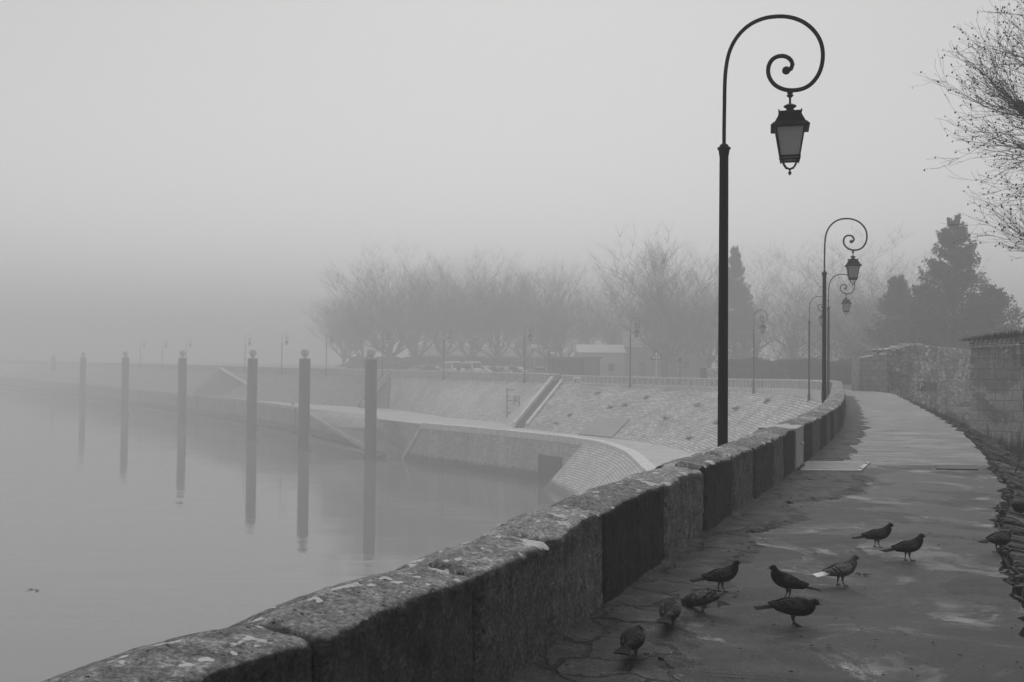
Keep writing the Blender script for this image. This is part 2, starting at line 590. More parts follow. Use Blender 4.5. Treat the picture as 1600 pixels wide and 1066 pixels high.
MRUIN = rubble_mat('ruin_rubble_masonry', (0.9, 0.9, 2.9), 0.12, 0.75)
MRUIN2 = brick_uv('ruin_dressed_pier', 0.26, 0.34, 0.13, 0.55, 0.33, 0.02, 0.3)
MRWALL = render_wall_mat()
MDARKRUB = rubble_mat('dark_rubble_wall', (2.2, 2.2, 4.0), 0.02, 0.12)
MPARA = simple('weathered_parapet_masonry', 0.36, 0.85, 0.3, 1.5, bmp=0.3)
MRAIL = simple('pale_concrete_railing', 0.62, 0.8, 0.15, 2.0)
MRAILD = simple('railing_infill_panel', 0.34, 0.85, 0.25, 1.0)
MPILE = simple('dark_steel_pile', 0.02, 0.6, 0.4, 1.2)
MBALL = simple('pale_galvanised_float', 0.4, 0.5, 0.2, 3.0)
MBARK = simple('grey_bark', 0.045, 0.9, 0.3, 4.0)
MTWIG = simple('bare_twigs', 0.05, 0.9)
MCONI = simple('dark_conifer_foliage', 0.035, 0.9, 0.5, 0.8)
MHEDGE = simple('dark_evergreen_hedge', 0.04, 0.9, 0.4, 0.8)
MWEED = simple('dry_weeds', 0.06, 0.9, 0.5, 3.0)
MWATER = water_mat()
MGALV = simple('galvanised_steel_plate', 0.42, 0.45, 0.15, 9.0, metal=0.3)
MWHITE = simple('white_paint', 0.82, 0.6, 0.05, 3.0)
MBLACK = simple('black_paint', 0.02, 0.6)
MSHED = simple('dark_shed_cladding', 0.1, 0.8, 0.2, 1.0)
MHOUSE = simple('pale_house_render', 0.55, 0.85, 0.12, 0.4)
MROOF = simple('clay_tile_roof', 0.22, 0.85, 0.3, 2.0)
MGLASSD = simple('dark_window_glass', 0.02, 0.15)
MCARD = simple('dark_car_paint', 0.03, 0.3)
MCARM = simple('grey_car_paint', 0.28, 0.3)
MCARL = simple('pale_car_paint', 0.6, 0.35)
MTYRE = simple('tyre_rubber', 0.015, 0.8)
MCLOTH = simple('dark_winter_clothes', 0.02, 0.9)
MSKIN = simple('skin', 0.3, 0.6)
MTILE = simple('old_roof_tiles', 0.09, 0.9, 0.5, 7.0, bmp=0.4)
MSTEEL_D = simple('dark_steel_plate', 0.03, 0.6, 0.3, 3.0)

# ------------------------------------------------------------------ quay line (inner foot of the parapet)
CP = [(-2.6, -1.2), (-1.82, 1.2), (-.68, 3.6), (.03, 5.11), (.61, 6.62), (1.23, 8.18), (2.3, 10.67), (4.2, 15.15), (7.5, 23.5),
      (10.35, 31.8), (13.3, 41), (16.15, 50), (18.6, 58), (20.0, 66), (20.8, 75), (20.6, 83), (18.2, 92.3), (12.2, 100.6),
      (6.6, 109.5), (2.1, 119.5), (-8.2, 134.6), (-18.4, 147.6), (-29.4, 164), (-37.4, 172.8), (-48.4, 188.8), (-62, 211),
      (-79, 236), (-109, 281), (-169, 372), (-240, 480)]


def catmull(pts, step=0.05):
    out = []
    P = [V(p) for p in pts]
    P = [P[0] * 2 - P[1]] + P + [P[-1] * 2 - P[-2]]
    for i in range(1, len(P) - 2):
        p0, p1, p2, p3 = P[i - 1], P[i], P[i + 1], P[i + 2]
        n = max(2, int((p2 - p1).length / step))
        n = min(n, 60)
        for k in range(n):
            t = k / n
            out.append(0.5 * ((2 * p1) + (p2 - p0) * t + (2 * p0 - 5 * p1 + 4 * p2 - p3) * t * t + (3 * p1 - p0 - 3 * p2 + p3) * t ** 3))
    out.append(P[-2])
    return out


class Curve2:
    def __init__(s, pts, step=0.1):
        s.p = catmull([V((a, b, 0)) for a, b in pts], step)
        s.s = [0.0]
        for i in range(1, len(s.p)):
            s.s.append(s.s[-1] + (s.p[i] - s.p[i - 1]).length)
        s.len = s.s[-1]

    def _i(s, t):
        import bisect
        i = bisect.bisect_right(s.s, t) - 1
        return max(0, min(len(s.p) - 2, i))

    def at(s, t):
        i = s._i(t)
        k = (t - s.s[i]) / max(1e-9, s.s[i + 1] - s.s[i])
        return s.p[i].lerp(s.p[i + 1], k)

    def tan(s, t):
        a = s.at(max(0, t - 0.3)); b = s.at(min(s.len, t + 0.3))
        return (b - a).normalized()

    def left(s, t):
        d = s.tan(t)
        return V((-d.y, d.x, 0))


C = Curve2(CP)


def s_at_y(Y):
    """arc length where the quay line first reaches depth Y"""
    for i in range(len(C.p) - 1):
        if C.p[i].y <= Y <= C.p[i + 1].y:
            return C.s[i] + (Y - C.p[i].y) / (C.p[i + 1].y - C.p[i].y) * (C.s[i + 1] - C.s[i])
    return C.len


def smooth(a, b, x):
    t = max(0, min(1, (x - a) / (b - a)))
    return t * t * (3 - 2 * t)


def zpath(s):
    y = C.at(s).y
    return -0.5 * smooth(56, 98, y)


def ztop(s):
    """top of the parapet"""
    y = C.at(s).y
    return 0.6 - 0.40 * smooth(58, 100, y)


def P_off(s, off, z):
    q = C.at(s) + C.left(s) * off
    return V((q.x, q.y, z))


# ------------------------------------------------------------------ parapet blocks
def find_s_px(px, z=0.45, lo=0.5, hi=36):
    best = None
    s = lo
    while s < hi:
        q = C.at(s)
        if q.y > 1.5:
            x, y = proj(V((q.x, q.y, z)))
            if best is None or abs(x - px) < best[0]:
                best = (abs(x - px), s)
        s += 0.01
    return best[1]


joints_px = [502, 748, 864, 945, 1041, 1101, 1146, 1178.5, 1209.5, 1225, 1242.5, 1254.5, 1270, 1282, 1292, 1298, 1303, 1309]
joints = [find_s_px(x) for x in joints_px]
for i in range(1, len(joints)):
    joints[i] = max(joints[i], joints[i - 1] + 0.5)
sj = [0.3, 1.5]
while joints[0] - sj[-1] > 1.9:
    sj.append(sj[-1] + 1.3)
sj += joints
S62 = s_at_y(63)
s = sj[-1]
while s < S62 - 1.0:
    s += 1.75
    sj.append(min(s, S62))
tones = {502: 0.8, 748: 1.0, 864: 1.25, 945: .55, 1041: 1.35, 1101: .6, 1146: 1.15, 1178.5: .7, 1209.5: 1.3, 1225: .6, 1242.5: 1, 1254.5: .55, 1270: 1.2, 1282: .6, 1292: 1.2, 1298: .55, 1303: 1.2, 1309: .8}
toneS = {round(a, 4): tones[p] for a, p in zip(joints, joints_px)}


def profile(H, th, n=1):
    """cross-section, inner foot to outer foot: list of (offset, z)"""
    pts = []
    def seg(a, b, m):
        for i in range(m):
            t = i / m
            pts.append((a[0] + (b[0] - a[0]) * t, a[1] + (b[1] - a[1]) * t))
    def arc(cx, cz, r, a0, a1, m, rz=None):
        rz = rz or r
        for i in range(m):
            a = a0 + (a1 - a0) * i / m
            pts.append((cx + r * cos(a), cz + rz * sin(a)))
    seg((0, -0.06), (0, H - 0.05), 14 * n)
    arc(0.05, H - 0.05, 0.05, pi, pi / 2 + 0.25, 5 * n)
    seg((0.04, H - 0.002), (0.26, H + 0.028), 7 * n)
    seg((0.26, H + 0.028), (0.40, H - 0.012), 5 * n)
    arc(0.40, H - 0.112, 0.12, pi / 2 - .1, 0, 5 * n, 0.1)
    seg((th, H - 0.14), (th, -1.05), 12 * n)
    pts.append((th, -1.05))
    return pts


parapet = empty('stone_parapet', (0, 0, 0), 0, 'low parapet of big weathered limestone blocks curving along the riverside path', 'parapet')


def make_block(s0, s1, idx, near):
    H = 0.632 + random.uniform(-.012, .012)
    prof = profile(H, 0.52 + 0.10 * smooth(6, 3, C.at(s0).y) + random.uniform(-.01, .015), 2 if near > 1 else 1)
    n = max(5, int((s1 - s0) / (0.022 if near > 1 else 0.05 if near else 0.25)))
    rings = []
    amp = 0.009 if near else 0.006
    off = V((idx * 3.1, idx * 1.7, idx))
    # bulging top on the first stones
    for i in range(n + 1):
        t = i / n
        s = s0 + 0.016 + (s1 - s0 - 0.032) * t
        e = min(t, 1 - t) * (s1 - s0)
        rd = 0.04 * max(0, 1 - e / 0.05) ** 2 * (1 + .6 * noise.noise(V((idx, s0 * 3, 2))))
        base = C.at(s)
        nrm = C.left(s)
        ring = []
        zp = zpath(s)
        bul = 0.022 * sin(pi * t) + 0.02 * noise.noise(V((s * 0.9, idx * 5.0, 0)))
        for (o, z) in prof:
            k = smooth(0.35, H, z)
            dz = bul * k
            w = noise.fractal(V((s * 7, o * 7 + z * 7, idx)) + off, 1.0, 2.0, 5) * amp
            w2 = noise.noise(V((s * 2.2, z * 3 + o * 3, idx * 9))) * 0.012
            if near:
                w -= max(0, noise.noise(V((s * 11, (o + z) * 9, idx * 2.0))) - .38) * .05
                w -= max(0, noise.noise(V((s * 26, (o + z) * 17, idx * 4.0))) - .42) * .03
            inner = o < 0.08
            oo = o + (rd if o < 0.1 else -rd if o > 0.42 else 0) + ((w + w2) if inner else -(w + w2) if o > 0.42 else 0)
            zz = z + dz - rd * k + (w + w2 * .5) * k
            q = base + nrm * oo
            ring.append(V((q.x, q.y, zz + zp * 1.0)))
        rings.append(ring)
    mb = MB()
    mb.loft(rings, False, False, False)
    m = len(prof)
    nb = len(rings)
    # end faces
    mb.f.append(tuple(range(m)))
    mb.f.append(tuple(reversed([(nb - 1) * m + j for j in range(m)])))
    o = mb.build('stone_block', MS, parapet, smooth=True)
    return o


GATE_S = None
for i in range(len(sj) - 1):
    s0, s1 = sj[i], sj[i + 1]
    if i < len(sj) - 1 and abs(s0 - joints[10]) < 1e-3:
        GATE_S = (s0, s1)
        continue
    y = C.at(s0).y
    near = 2 if y < 9 else 1 if y < 34 else 0
    o = make_block(s0, s1, i, near)
    t = toneS.get(round(s0, 4), random.choice([0.7, 1.0, 1.2]))
    if y < 3.5:
        t = 0.8
    t = max(.3, 1.0 + (t - 1.0) * 1.5)
    o.color = (t, t, t, 1)

# dark bedding under the blocks and the mortar in the joints
mb = MB()
rows = []
s = 0.3
while s < S62:
    zz = zpath(s)
    rows.append([P_off(s, 0.05, zz - .25), P_off(s, 0.05, zz + .57), P_off(s, 0.44, zz + .58), P_off(s, 0.44, zz - 1.0)])
    s += 0.5
mb.loft(rows, True, True, True)
mb.build('mortar_core', simple('dark_mortar', 0.015, 0.9), parapet)

# pale metal flood board closing the slot in the parapet
g0, g1 = GATE_S
gate = empty('flood_board', C.at(g0), 0, 'pale metal flood board filling the slot in the stone parapet', 'flood board')
gate.location = (0, 0, 0)
mb = MB()
rows = []
for k in range(5):
    s = g0 + 0.015 + (g1 - g0 - 0.03) * k / 4
    rows.append([P_off(s, -0.012, 0.0), P_off(s, -0.012, 0.645), P_off(s, 0.54, 0.645), P_off(s, 0.54, -0.9)])
mb.loft(rows, True, True, True)
mb.build('board_panel', simple('pale_galvanised_sheet', 0.30, 0.5, 0.12, 3.0, bmp=0.1), gate)
gm = (g0 + g1) / 2
mb = MB()
q = P_off(gm + .1, -0.035, 0.39)
mb.ball(q, 0.035, 8, 6, (1, 1, .6))
mb.build('lock_knob', MGALV, gate)
for k in range(3):
    mb = MB()
    q = P_off(g0 + .1 + .3 * k, -0.04, 0.02)
    mb.lathe([(0.03, 0), (0.03, 0.03), (0.012, 0.035), (0.012, 0.06)], 8, q)
    mb.build('anchor_bolt', MBLACK, gate)

# ------------------------------------------------------------------ path, strips
S_END = s_at_y(98)


def strip(name, mat, s0, s1, ds, offs, zf, kind='structure', uv=False):
    rows, uvs = [], []
    s = s0
    while True:
        rows.append([P_off(s, -o, zf(s, o)) for o in offs])
        uvs.append([(s, o) for o in offs])
        if s >= s1:
            break
        s = min(s1, s + ds)
    mb = MB()
    mb.grid([list(r) for r in rows], uvs if uv else None)
    mb.f = [tuple(reversed(f)) for f in mb.f]
    o = mb.build(name, mat)
    o['kind'] = kind
    return o


def edge_off(s):
    """ragged outer edge of the concrete path"""
    return 2.72 - 0.24 * smooth(15, 11, C.at(s).y) + 0.16 * noise.fractal(V((s * 1.3, 3, 0)), 1, 2, 4) + 0.06 * noise.noise(V((s * 6, 0, 0)))


S_PATH = s_at_y(72)
rows = []
s = 0.0
while s < S_PATH:
    st = 0.12 if s < 20 else 0.5
    e = edge_off(s)
    zz = zpath(s)
    row = []
    for k in range(13):
        o = -0.05 + (e + 0.05) * k / 12
        row.append(P_off(s, -o, zz + 0.008 * noise.noise(V((s * .5, o * 1.0, 4)))))
    row.append(P_off(s, -(e + 0.03), zz - 0.16))
    rows.append(row)
    s += st
mb = MB()
mb.grid(rows)
mb.f = [tuple(reversed(f)) for f in mb.f]
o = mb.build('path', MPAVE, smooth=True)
struct(o)

# broken asphalt strip along the wall
rows = []
s = 0.5
gx0, gx1 = GATE_S
while s < s_at_y(52):
    zz = zpath(s)
    w = 0.56 + 0.34 * noise.fractal(V((s * 0.8, 9, 0)), 1, 2, 5) + 0.11 * noise.fractal(V((s * 6, 1, 0)), 0.6, 2, 6)
    y = C.at(s).y
    if y < 8:
        w += 0.22 * smooth(8, 5.5, y)
    if 11.5 < y < 15.2:
        w += 0.55 * smooth(11.5, 13.5, y)
    w = max(0.2, w)
    row = []
    for k in range(12):
        t = k / 11
        o = -0.02 + (w + .02) * t
        h = 0.022 + 0.02 * noise.fractal(V((s * 2.5, o * 3, 2)), 1, 2, 4)
        if k == 11:
            h = -0.006
        elif k == 10:
            h = 0.008
        elif k == 0:
            h = 0.045 + 0.02 * noise.noise(V((s * 5, 0, 0)))
        row.append(P_off(s, -o, zz + max(h, 0.006) if k < 11 else zz + h))
    rows.append(row)
    s += 0.025 if s < 16 else 0.06 if s < 30 else .25
mb = MB()
mb.grid(rows)
mb.f = [tuple(reversed(f)) for f in mb.f]
struct(mb.build('path_edge', MCRACK, smooth=True))

# grating plate and dark trench cover across the path
A = [pz(1232, 737), pz(1345, 738), pz(1360, 724.5), pz(1262, 723)]
plate = empty('drain_plate', (0, 0, 0), 0, 'pale ribbed metal plate lying across the path from the flood board', 'metal plate')
mb = MB()
top = [p + V((0, 0, 0.028)) for p in A]
bot = [p + V((0, 0, 0.0)) for p in A]
mb.add(bot + top, [(4, 5, 6, 7), (0, 1, 5, 4), (1, 2, 6, 5), (2, 3, 7, 6), (3, 0, 4, 7)])
mb.build('plate', MGALV, plate)
mb = MB()
for k in range(30):
    t = (k + .5) / 30
    a = top[0].lerp(top[1], t * .93 + .01); b = top[3].lerp(top[2], t * .93 + .01)
    d = (b - a)
    mb.tube([a + d * .06 + V((0, 0, .004)), a + d * .94 + V((0, 0, .004))], 0.007, 5)
mb.build('rib', MGALV, plate)
for u, v in ((.965, .2), (.965, .8)):
    mb = MB()
    a = top[0].lerp(top[1], u); b = top[3].lerp(top[2], u)
    mb.lathe([(0.028, 0), (0.028, 0.008), (0.01, 0.012)], 8, a.lerp(b, v))
    mb.build('bolt', MBLACK, plate)
mb = MB()
A = [pz(1463, 734), pz(1528, 735), pz(1526, 728.5), pz(1462, 728)]
mb.loft([[p + V((0, 0, -.01)) for p in A], [p + V((0, 0, .018)) for p in A]], True, True, True)
mb.build('trench_cover', MSTEEL_D)
tag(bpy.data.objects['trench_cover'], 'flat dark slab set across the right side of the path', 'cover slab')

# ------------------------------------------------------------------ ground to the right: bank and lower yard
def hbank(o, s):
    zz = zpath(s)
    pts = [(2.35, -0.09), (2.75, -0.12), (3.5, -0.34), (4.6, -1.05), (6, -1.6), (8.5, -2.35), (14, -2.4), (400, -2.4)]
    for (a, b), (c, d) in zip(pts, pts[1:]):
        if o <= c:
            return b + (d - b) * max(0, (o - a)) / (c - a) + zz * (1 if o < 3 else 0)
    return -2.4


offs = [2.3, 2.5, 2.75, 2.95, 3.2, 3.5, 4.0, 4.6, 5.3, 6, 7, 8.5, 11, 14, 20, 30, 60]
S66 = s_at_y(92)
strip('lower_ground', MEARTH, 0.0, S66, 0.5, offs, lambda s, o: hbank(o, s) + (0.05 * noise.noise(V((s * .7, o, 0))) if 2.7 < o < 12 else 0))
# yard asphalt sheet around the parked car
mb = MB()
mb.quad((20, 40, -2.395), (70, 40, -2.395), (70, 92, -2.395), (26.5, 92, -2.395))
# (sits just above the earth)
for i in range(4):
    x, y, z = mb.v[i]
    mb.v[i] = (x, y, -2.386)
mb.v[0] = (24.5, 42, -2.386)
mb.v[3] = (31.5, 92, -2.386)
struct(mb.build('yard', MSTREET))
# beyond: the town's ground
offs2 = [-0.2, 2, 6, 12, 20, 40, 80, 150, 300]
strip('street', MSTREET, s_at_y(97), C.len, 3.0, offs2, lambda s, o: max(-0.55, zpath(s) - 0.02) if o < 3 else -0.55)
strip('street_end', MSTREET, s_at_y(71.9), s_at_y(97), 1.5, [-0.2, 1, 2, 3, 4.2, 5.5, 6.5], lambda s, o: max(-0.55, zpath(s) - 0.02) if o < 4.5 else -0.55 - (o - 4.5) * .95)

# pitched stones of the bank
mb = MB()
s = 3.0
rng = random.Random(5)
while s < s_at_y(33):
    o = 2.85 - .3 * smooth(15, 11, C.at(s).y)
    row_s = s
    while o < 5.6:
        w = rng.uniform(.24, .42)
        ln = rng.uniform(.10, .2)
        z = hbank(o + w / 2, s)
        z2 = hbank(o + w, s); z1 = hbank(o, s)
        c = P_off(s + rng.uniform(-.03, .03), -(o + w / 2), z + 0.03 + rng.uniform(-.015, .03))
        t = C.tan(s); r = -C.left(s)
        rx = (r * 1 + V((0, 0, (z2 - z1) / w))).normalized()
        ry = (t + V((0, 0, rng.uniform(-.25, .25))) + r * rng.uniform(-.2, .2)).normalized()
        rz = rx.cross(ry).normalized(); ry = rz.cross(rx)
        tilt = Matrix((rx, ry, rz)).transposed()
        mb.box(c, (w * .94, ln * rng.uniform(.75, 1.2), rng.uniform(.07, .13)), mat=tilt, bev=0.012)
        o += w
    s += rng.uniform(.13, .2)
o = mb.build('stone_bank', rubble_mat('dark_bank_stones', (3, 3, 3), 0.02, 0.16))
tag(o, 'slope of dark flat stones pitched along the right edge of the path', 'stone bank')

# weeds and rubble fringe along the path edge
mb = MB()
rng = random.Random(11)
for k in range(2600):
    s = rng.uniform(2, s_at_y(45))
    o = edge_off(s) + rng.uniform(-.02, .22)
    z = hbank(o, s)
    c = P_off(s, -o, z)
    if rng.random() < .6:
        a = rng.uniform(0, 2 * pi)
        d = V((cos(a), sin(a), 0)) * rng.uniform(.02, .06)
        h = rng.uniform(.04, .12)
        mb.add([c - d * .3, c + d * .3, c + d + V((0, 0, h))], [(0, 1, 2)])
    else:
        r = rng.uniform(.015, .05)
        mb.box(c + V((0, 0, .06)), (r * 2.4, r * 1.6, r * .8), mat=Matrix.Rotation(rng.uniform(0, 6), 3, V((rng.random(), rng.random(), 1)).normalized()))
o = mb.build('verge_weeds', MWEED)
tag(o, 'ragged fringe of small weeds and stones along the path edge', 'weeds', kind='stuff')
# taller weeds in front of the walls on the right
mb = MB()
for k in range(5200):
    s = rng.uniform(s_at_y(24), s_at_y(62))
    o = rng.uniform(2.9, 4.8)
    z = hbank(o, s) - .03
    c = P_off(s, -o, z)
    a = rng.uniform(0, 2 * pi)
    d = V((cos(a), sin(a), 0))
    h = rng.uniform(.08, .32) * (1.4 if o > 3.6 else .6)
    mb.add([c - d * .008, c + d * .008, c + d * rng.uniform(.02, .12) + V((0, 0, h))], [(0, 1, 2)])
o = mb.build('bank_weeds', MWEED)
tag(o, 'dry weeds standing on the bank beside the far path', 'weeds', kind='stuff')

# ------------------------------------------------------------------ the embankment below the parapet
def q3(p, z):
    return V((p[0], p[1], z))


WZ = -9.2
AZ = -5.1
# pairs (depth of the top line, foot point)
PAIR = [(-1, (-7.6, -1)), (8, (-3.6, 8)), (20, (-1.6, 20)), (32, (1.5, 32)), (45, (6.0, 45)), (60, (10.2, 60)), (75, (13.4, 73)),
        (85, (11.9, 84)), (93, (8.8, 90.3)), (101, (5.9, 94.8)), (112, (0.65, 104))]
ftc = Curve2([p for _, p in PAIR], 0.3)


def pair_interp(P, t):
    """P: list of (ytop, (x, y)); catmull through them by parameter"""
    n = len(P) - 1
    i = min(n - 1, int(t * n)); k = t * n - i
    def g(j):
        j = max(0, min(n, j)); a, b = P[j]
        return V((a, b[0], b[1]))
    p0, p1, p2, p3 = g(i - 1), g(i), g(i + 1), g(i + 2)
    return 0.5 * ((2 * p1) + (p2 - p0) * k + (2 * p0 - 5 * p1 + 4 * p2 - p3) * k * k + (3 * p1 - p0 - 3 * p2 + p3) * k ** 3)


def ledge_z(s):
    return min(-0.62, zpath(s) - 0.15)


def loft_pairs(P, name, mat, foot_z=AZ, n=120, m=14, zf=ledge_z, off=0.50):
    rows, uvs = [], []
    u = 0
    prev = None
    for i in range(n + 1):
        q = pair_interp(P, i / n)
        s = s_at_y(q.x)
        a = P_off(s, off, zf(s)); b = V((q.y, q.z, foot_z))
        if prev is not None:
            u += ((a + b) / 2 - prev).length
        prev = (a + b) / 2
        ln = (b - a).length
        rows.append([a.lerp(b, j / m) for j in range(m + 1)])
        uvs.append([(u, ln * j / m) for j in range(m + 1)])
    mb = MB()
    mb.grid(rows, uvs)
    return mb.build(name, mat)


o = loft_pairs(PAIR, 'stone_embankment', MEMB)
tag(o, 'pale sloping stone embankment curving round the basin below the railing', 'embankment')
PW = [(112.3, (0.1, 104.6)), (119, (-1.2, 111.7)), (126, (-4.4, 116.8)), (134, (-7.8, 122.0)), (140, (-12.4, 133)), (145.2, (-17.0, 142))]
o = loft_pairs(PW, 'quay_retaining_wall', MQWALL, n=60)
tag(o, 'tall pale ashlar retaining wall below the parked vans', 'retaining wall')
PG = [(145.4, (-17.3, 142.4)), (154, (-22, 147)), (165, (-34, 158)), (174, (-44, 170)), (190, (-57, 188)), (212, (-72, 211)), (237, (-92, 240)), (282, (-125, 286)), (373, (-190, 380))]
o = loft_pairs(PG, 'grass_bank', MGRASS, n=80)
struct(o)


# staircase cut down the embankment
def stairs(Ytop, foot, w, name, label, nst=26, side_mat=MCOP2):
    s = s_at_y(Ytop)
    a = P_off(s, 0.5, ledge_z(s) + .25)
    b = V((foot[0], foot[1], AZ + .1))
    st = empty(name, (0, 0, 0), 0, label, 'staircase')
    d = (b - a)
    h = V((d.x, d.y, 0)).normalized()
    side = V((-h.y, h.x, 0))
    mb = MB()
    for k in range(nst):
        t0, t1 = k / nst, (k + 1) / nst
        p = a.lerp(b, (t0 + t1) / 2)
        run = V((d.x, d.y, 0)).length / nst
        mt = Matrix((h, side, V((0, 0, 1)))).transposed()
        mb.box(p + V((0, 0, -.15)), (run * .96, w, 0.34), mat=mt)
    mb.build('steps', simple('worn_dark_steps', .14, .85, .4, 3.0), st)
    for sg in (-1, 1):
        mb = MB()
        e = side * sg * (w / 2 + .18)
        up = V((0, 0, .42))
        dn = V((0, 0, -.6))
        q = side * .16
        mb.loft([[a + e - q + dn, a + e + q + dn, a + e + q + up, a + e - q + up], [b + e - q + dn, b + e + q + dn, b + e + q + up, b + e - q + up]], True, True, True)
        mb.build('string_wall', side_mat, st)
    return st


stairs(111.8, (0.9, 103.4), 1.1, 'stone_staircase', 'long straight stone staircase climbing the embankment beside the square sign', side_mat=MCOPING)
stairs(146.5, (-21.5, 144.5), 1.4, 'quay_staircase', 'stone staircase at the left end of the tall quay wall', 22)

# smooth slab let into the embankment

def emb_point(px, py, lift=0.12):
    """point on the embankment surface seen at a pixel (march along the ray)"""
    o = bpy.data.objects['stone_embankment']
    d = ray(px, py).normalized()
    ok, loc, nr, i = o.ray_cast(CAMP, d, distance=400)
    return (loc - d * lift) if ok else None


bpy.context.view_layer.update()
rngw = random.Random(9)
mb = MB()
for px, py in ((976, 634), (1090, 634), (1078, 686), (955, 637), (1010, 622), (1150, 640), (1120, 662), (1040, 655), (890, 650), (935, 615), (1200, 628), (870, 662)):
    q = emb_point(px, py, .05)
    if q is None:
        continue
    for k in range(60):
        a = rngw.uniform(0, 6.28)
        d1 = V((cos(a), sin(a), rngw.uniform(-.2, 1))) * rngw.uniform(.1, .38)
        o_ = q + V((rngw.gauss(0, .14), rngw.gauss(0, .1), rngw.gauss(0, .08)))
        mb.add([o_ - d1.orthogonal().normalized() * .04, o_ + d1.orthogonal().normalized() * .04, o_ + d1], [(0, 1, 2)])
o = mb.build('wall_weeds', MWEED)
tag(o, 'small dark tufts of weeds growing out of the stone embankment', 'weeds', kind='stuff')
rows_t = []
okq = True
for a in range(7):
    row = []
    for c in range(9):
        u, v = c / 8, a / 6
        px = (903 + (956 - 903) * u) * (1 - v) + (931 + (984 - 931) * u) * v
        py = (678 + 5 * u) * (1 - v) + (652 + 2 * u) * v
        q = emb_point(px, py, 0.3)
        okq = okq and q is not None
        row.append(q)
    rows_t.append(row)
if okq:
    mb = MB()
    mb.grid(rows_t)
    edge = rows_t[0] + [r[-1] for r in rows_t[1:]] + rows_t[-1][::-1][1:] + [r[0] for r in rows_t[::-1][1:-1]]
    mb.loft([edge, [p + V((.1, .5, -.25)) for p in edge]], True, False, False)
    o = mb.build('smooth_slab', simple('smooth_slab_concrete', 0.3, 0.8, 0.15, 1.5))
    tag(o, 'smooth grey slab let into the pale stone embankment', 'slab')

# ------------------------------------------------------------------ lower quay, basin wall, slipway
COPE = [(-9.3, 108), (-2.6, 100.3), (2.9, 93.2), (5.4, 89.2), (7.4, 84.4), (8.45, 77), (8.5, 70), (8.35, 65), (7.9, 60), (3.4, 45), (-1.2, 32), (-4.8, 20), (-7.2, 8), (-9.6, -2)]
cope = Curve2(COPE, 0.5)
cp = [cope.at(cope.len * i / 150) for i in range(151)]
# apron
mb = MB()
footp = [ftc.at(ftc.len * i / 80) for i in range(81)]
wallfoot = [V((p[0], p[1], 0)) for _, p in PW]
poly = [V((p.x, p.y, AZ)) for p in cp] + [V((p.x + .4, p.y, AZ)) for p in footp] + [V((p.x, p.y + .5, AZ)) for p in wallfoot[1:]]
poly += [V((-22, 147.4, AZ)), V((-34, 158.4, AZ)), V((-31, 144, AZ)), V((-16.6, 126, AZ)), V((-15.9, 121.5, AZ)), V((-15.2, 117, AZ))]
mb.poly(poly)
# left apron strip
lw = [(-30, 143), (-47.6, 173), (-64, 197), (-105, 255), (-170, 345), (-250, 450)]
mb.poly([V((x, y, AZ)) for x, y in lw] + [V((x, y + 1, AZ)) for x, y in [(-230, 460), (-190, 382), (-125, 288), (-92, 242), (-72, 213), (-57, 190), (-44, 172), (-34, 158.4)]])
struct(mb.build('lower_quay', MAPRON))

basin = empty('basin_wall', (0, 0, 0), 0, 'block basin wall with pale coping and a white fanned slope at its right end', 'basin wall')
# vertical face from the left end to the fan
iJ = min(range(151), key=lambda i: abs(cp[i].y - 87.5) + (0 if cp[i].y > 60 else 99))
rows, uvs = [], []
u = 0
for i in range(iJ + 1):
    if i:
        u += (cp[i] - cp[i - 1]).length
    p = cp[i]
    rows.append([V((p.x, p.y, AZ - 5.2 * j / 10)) for j in range(11)])
    uvs.append([(u, 5.2 * j / 10) for j in range(11)])
mb = MB()
mb.grid(rows, uvs)
e0 = cp[0]
# sloped left end running down into the water
rr = []
for j in range(11):
    rr.append([V((e0.x - 2.8 * 0, e0.y, AZ - 5.2 * j / 10)), V((e0.x - 3.0 * j / 10, e0.y + 7.2 * j / 10, AZ - 4.4 * j / 10))])
mb.grid([list(x) for x in zip(*rr)], [[(0, j * .5) for j in range(11)], [(-2, j * .5) for j in range(11)]])
mb.build('wall_face', MBASIN, basin)
# fan slope
tops = cp[iJ:]
bots = Curve2([(2.6, 87.3), (4.3, 79), (3.8, 70), (3.0, 60), (-1, 45), (-5.5, 32), (-9, 20), (-11.5, 8), (-14, -2)], 0.5)
rows, uvs = [], []
u = 0
toppar = [0]
for i in range(1, len(tops)):
    toppar.append(toppar[-1] + (tops[i] - tops[i - 1]).length)
for i in range(len(tops)):
    t = (toppar[i] / toppar[-1])
    tb = smooth(0, 1, t) * 0.0 + t ** 1.15
    b = bots.at(bots.len * tb)
    a = tops[i]
    if i:
        u += (tops[i] - tops[i - 1]).length
    A_ = V((a.x, a.y, AZ - .02)); B_ = V((b.x, b.y, -9.35))
    ln = (A_ - B_).length
    rows.append([A_.lerp(B_, j / 10) for j in range(11)])
    uvs.append([(u, ln * j / 10) for j in range(11)])
mb = MB()
mb.grid(rows, uvs)
mb.build('fan_slope', MFAN, basin)
# coping
rings = []
for i in range(len(cp)):
    s = cope.len * i / 150
    n_ = -cope.left(s)     # toward the water is the right of travel? choose by testing
    w_ = cope.left(s)
    p = cp[i]
    a = 0.75
    rings.append([V((p.x, p.y, 0)) - n_ * (-.12) * 0 + w_ * k + V((0, 0, z)) for k, z in ((-.14, AZ - .42), (-.14, AZ + .16), (a, AZ + .16), (a, AZ - .1))])
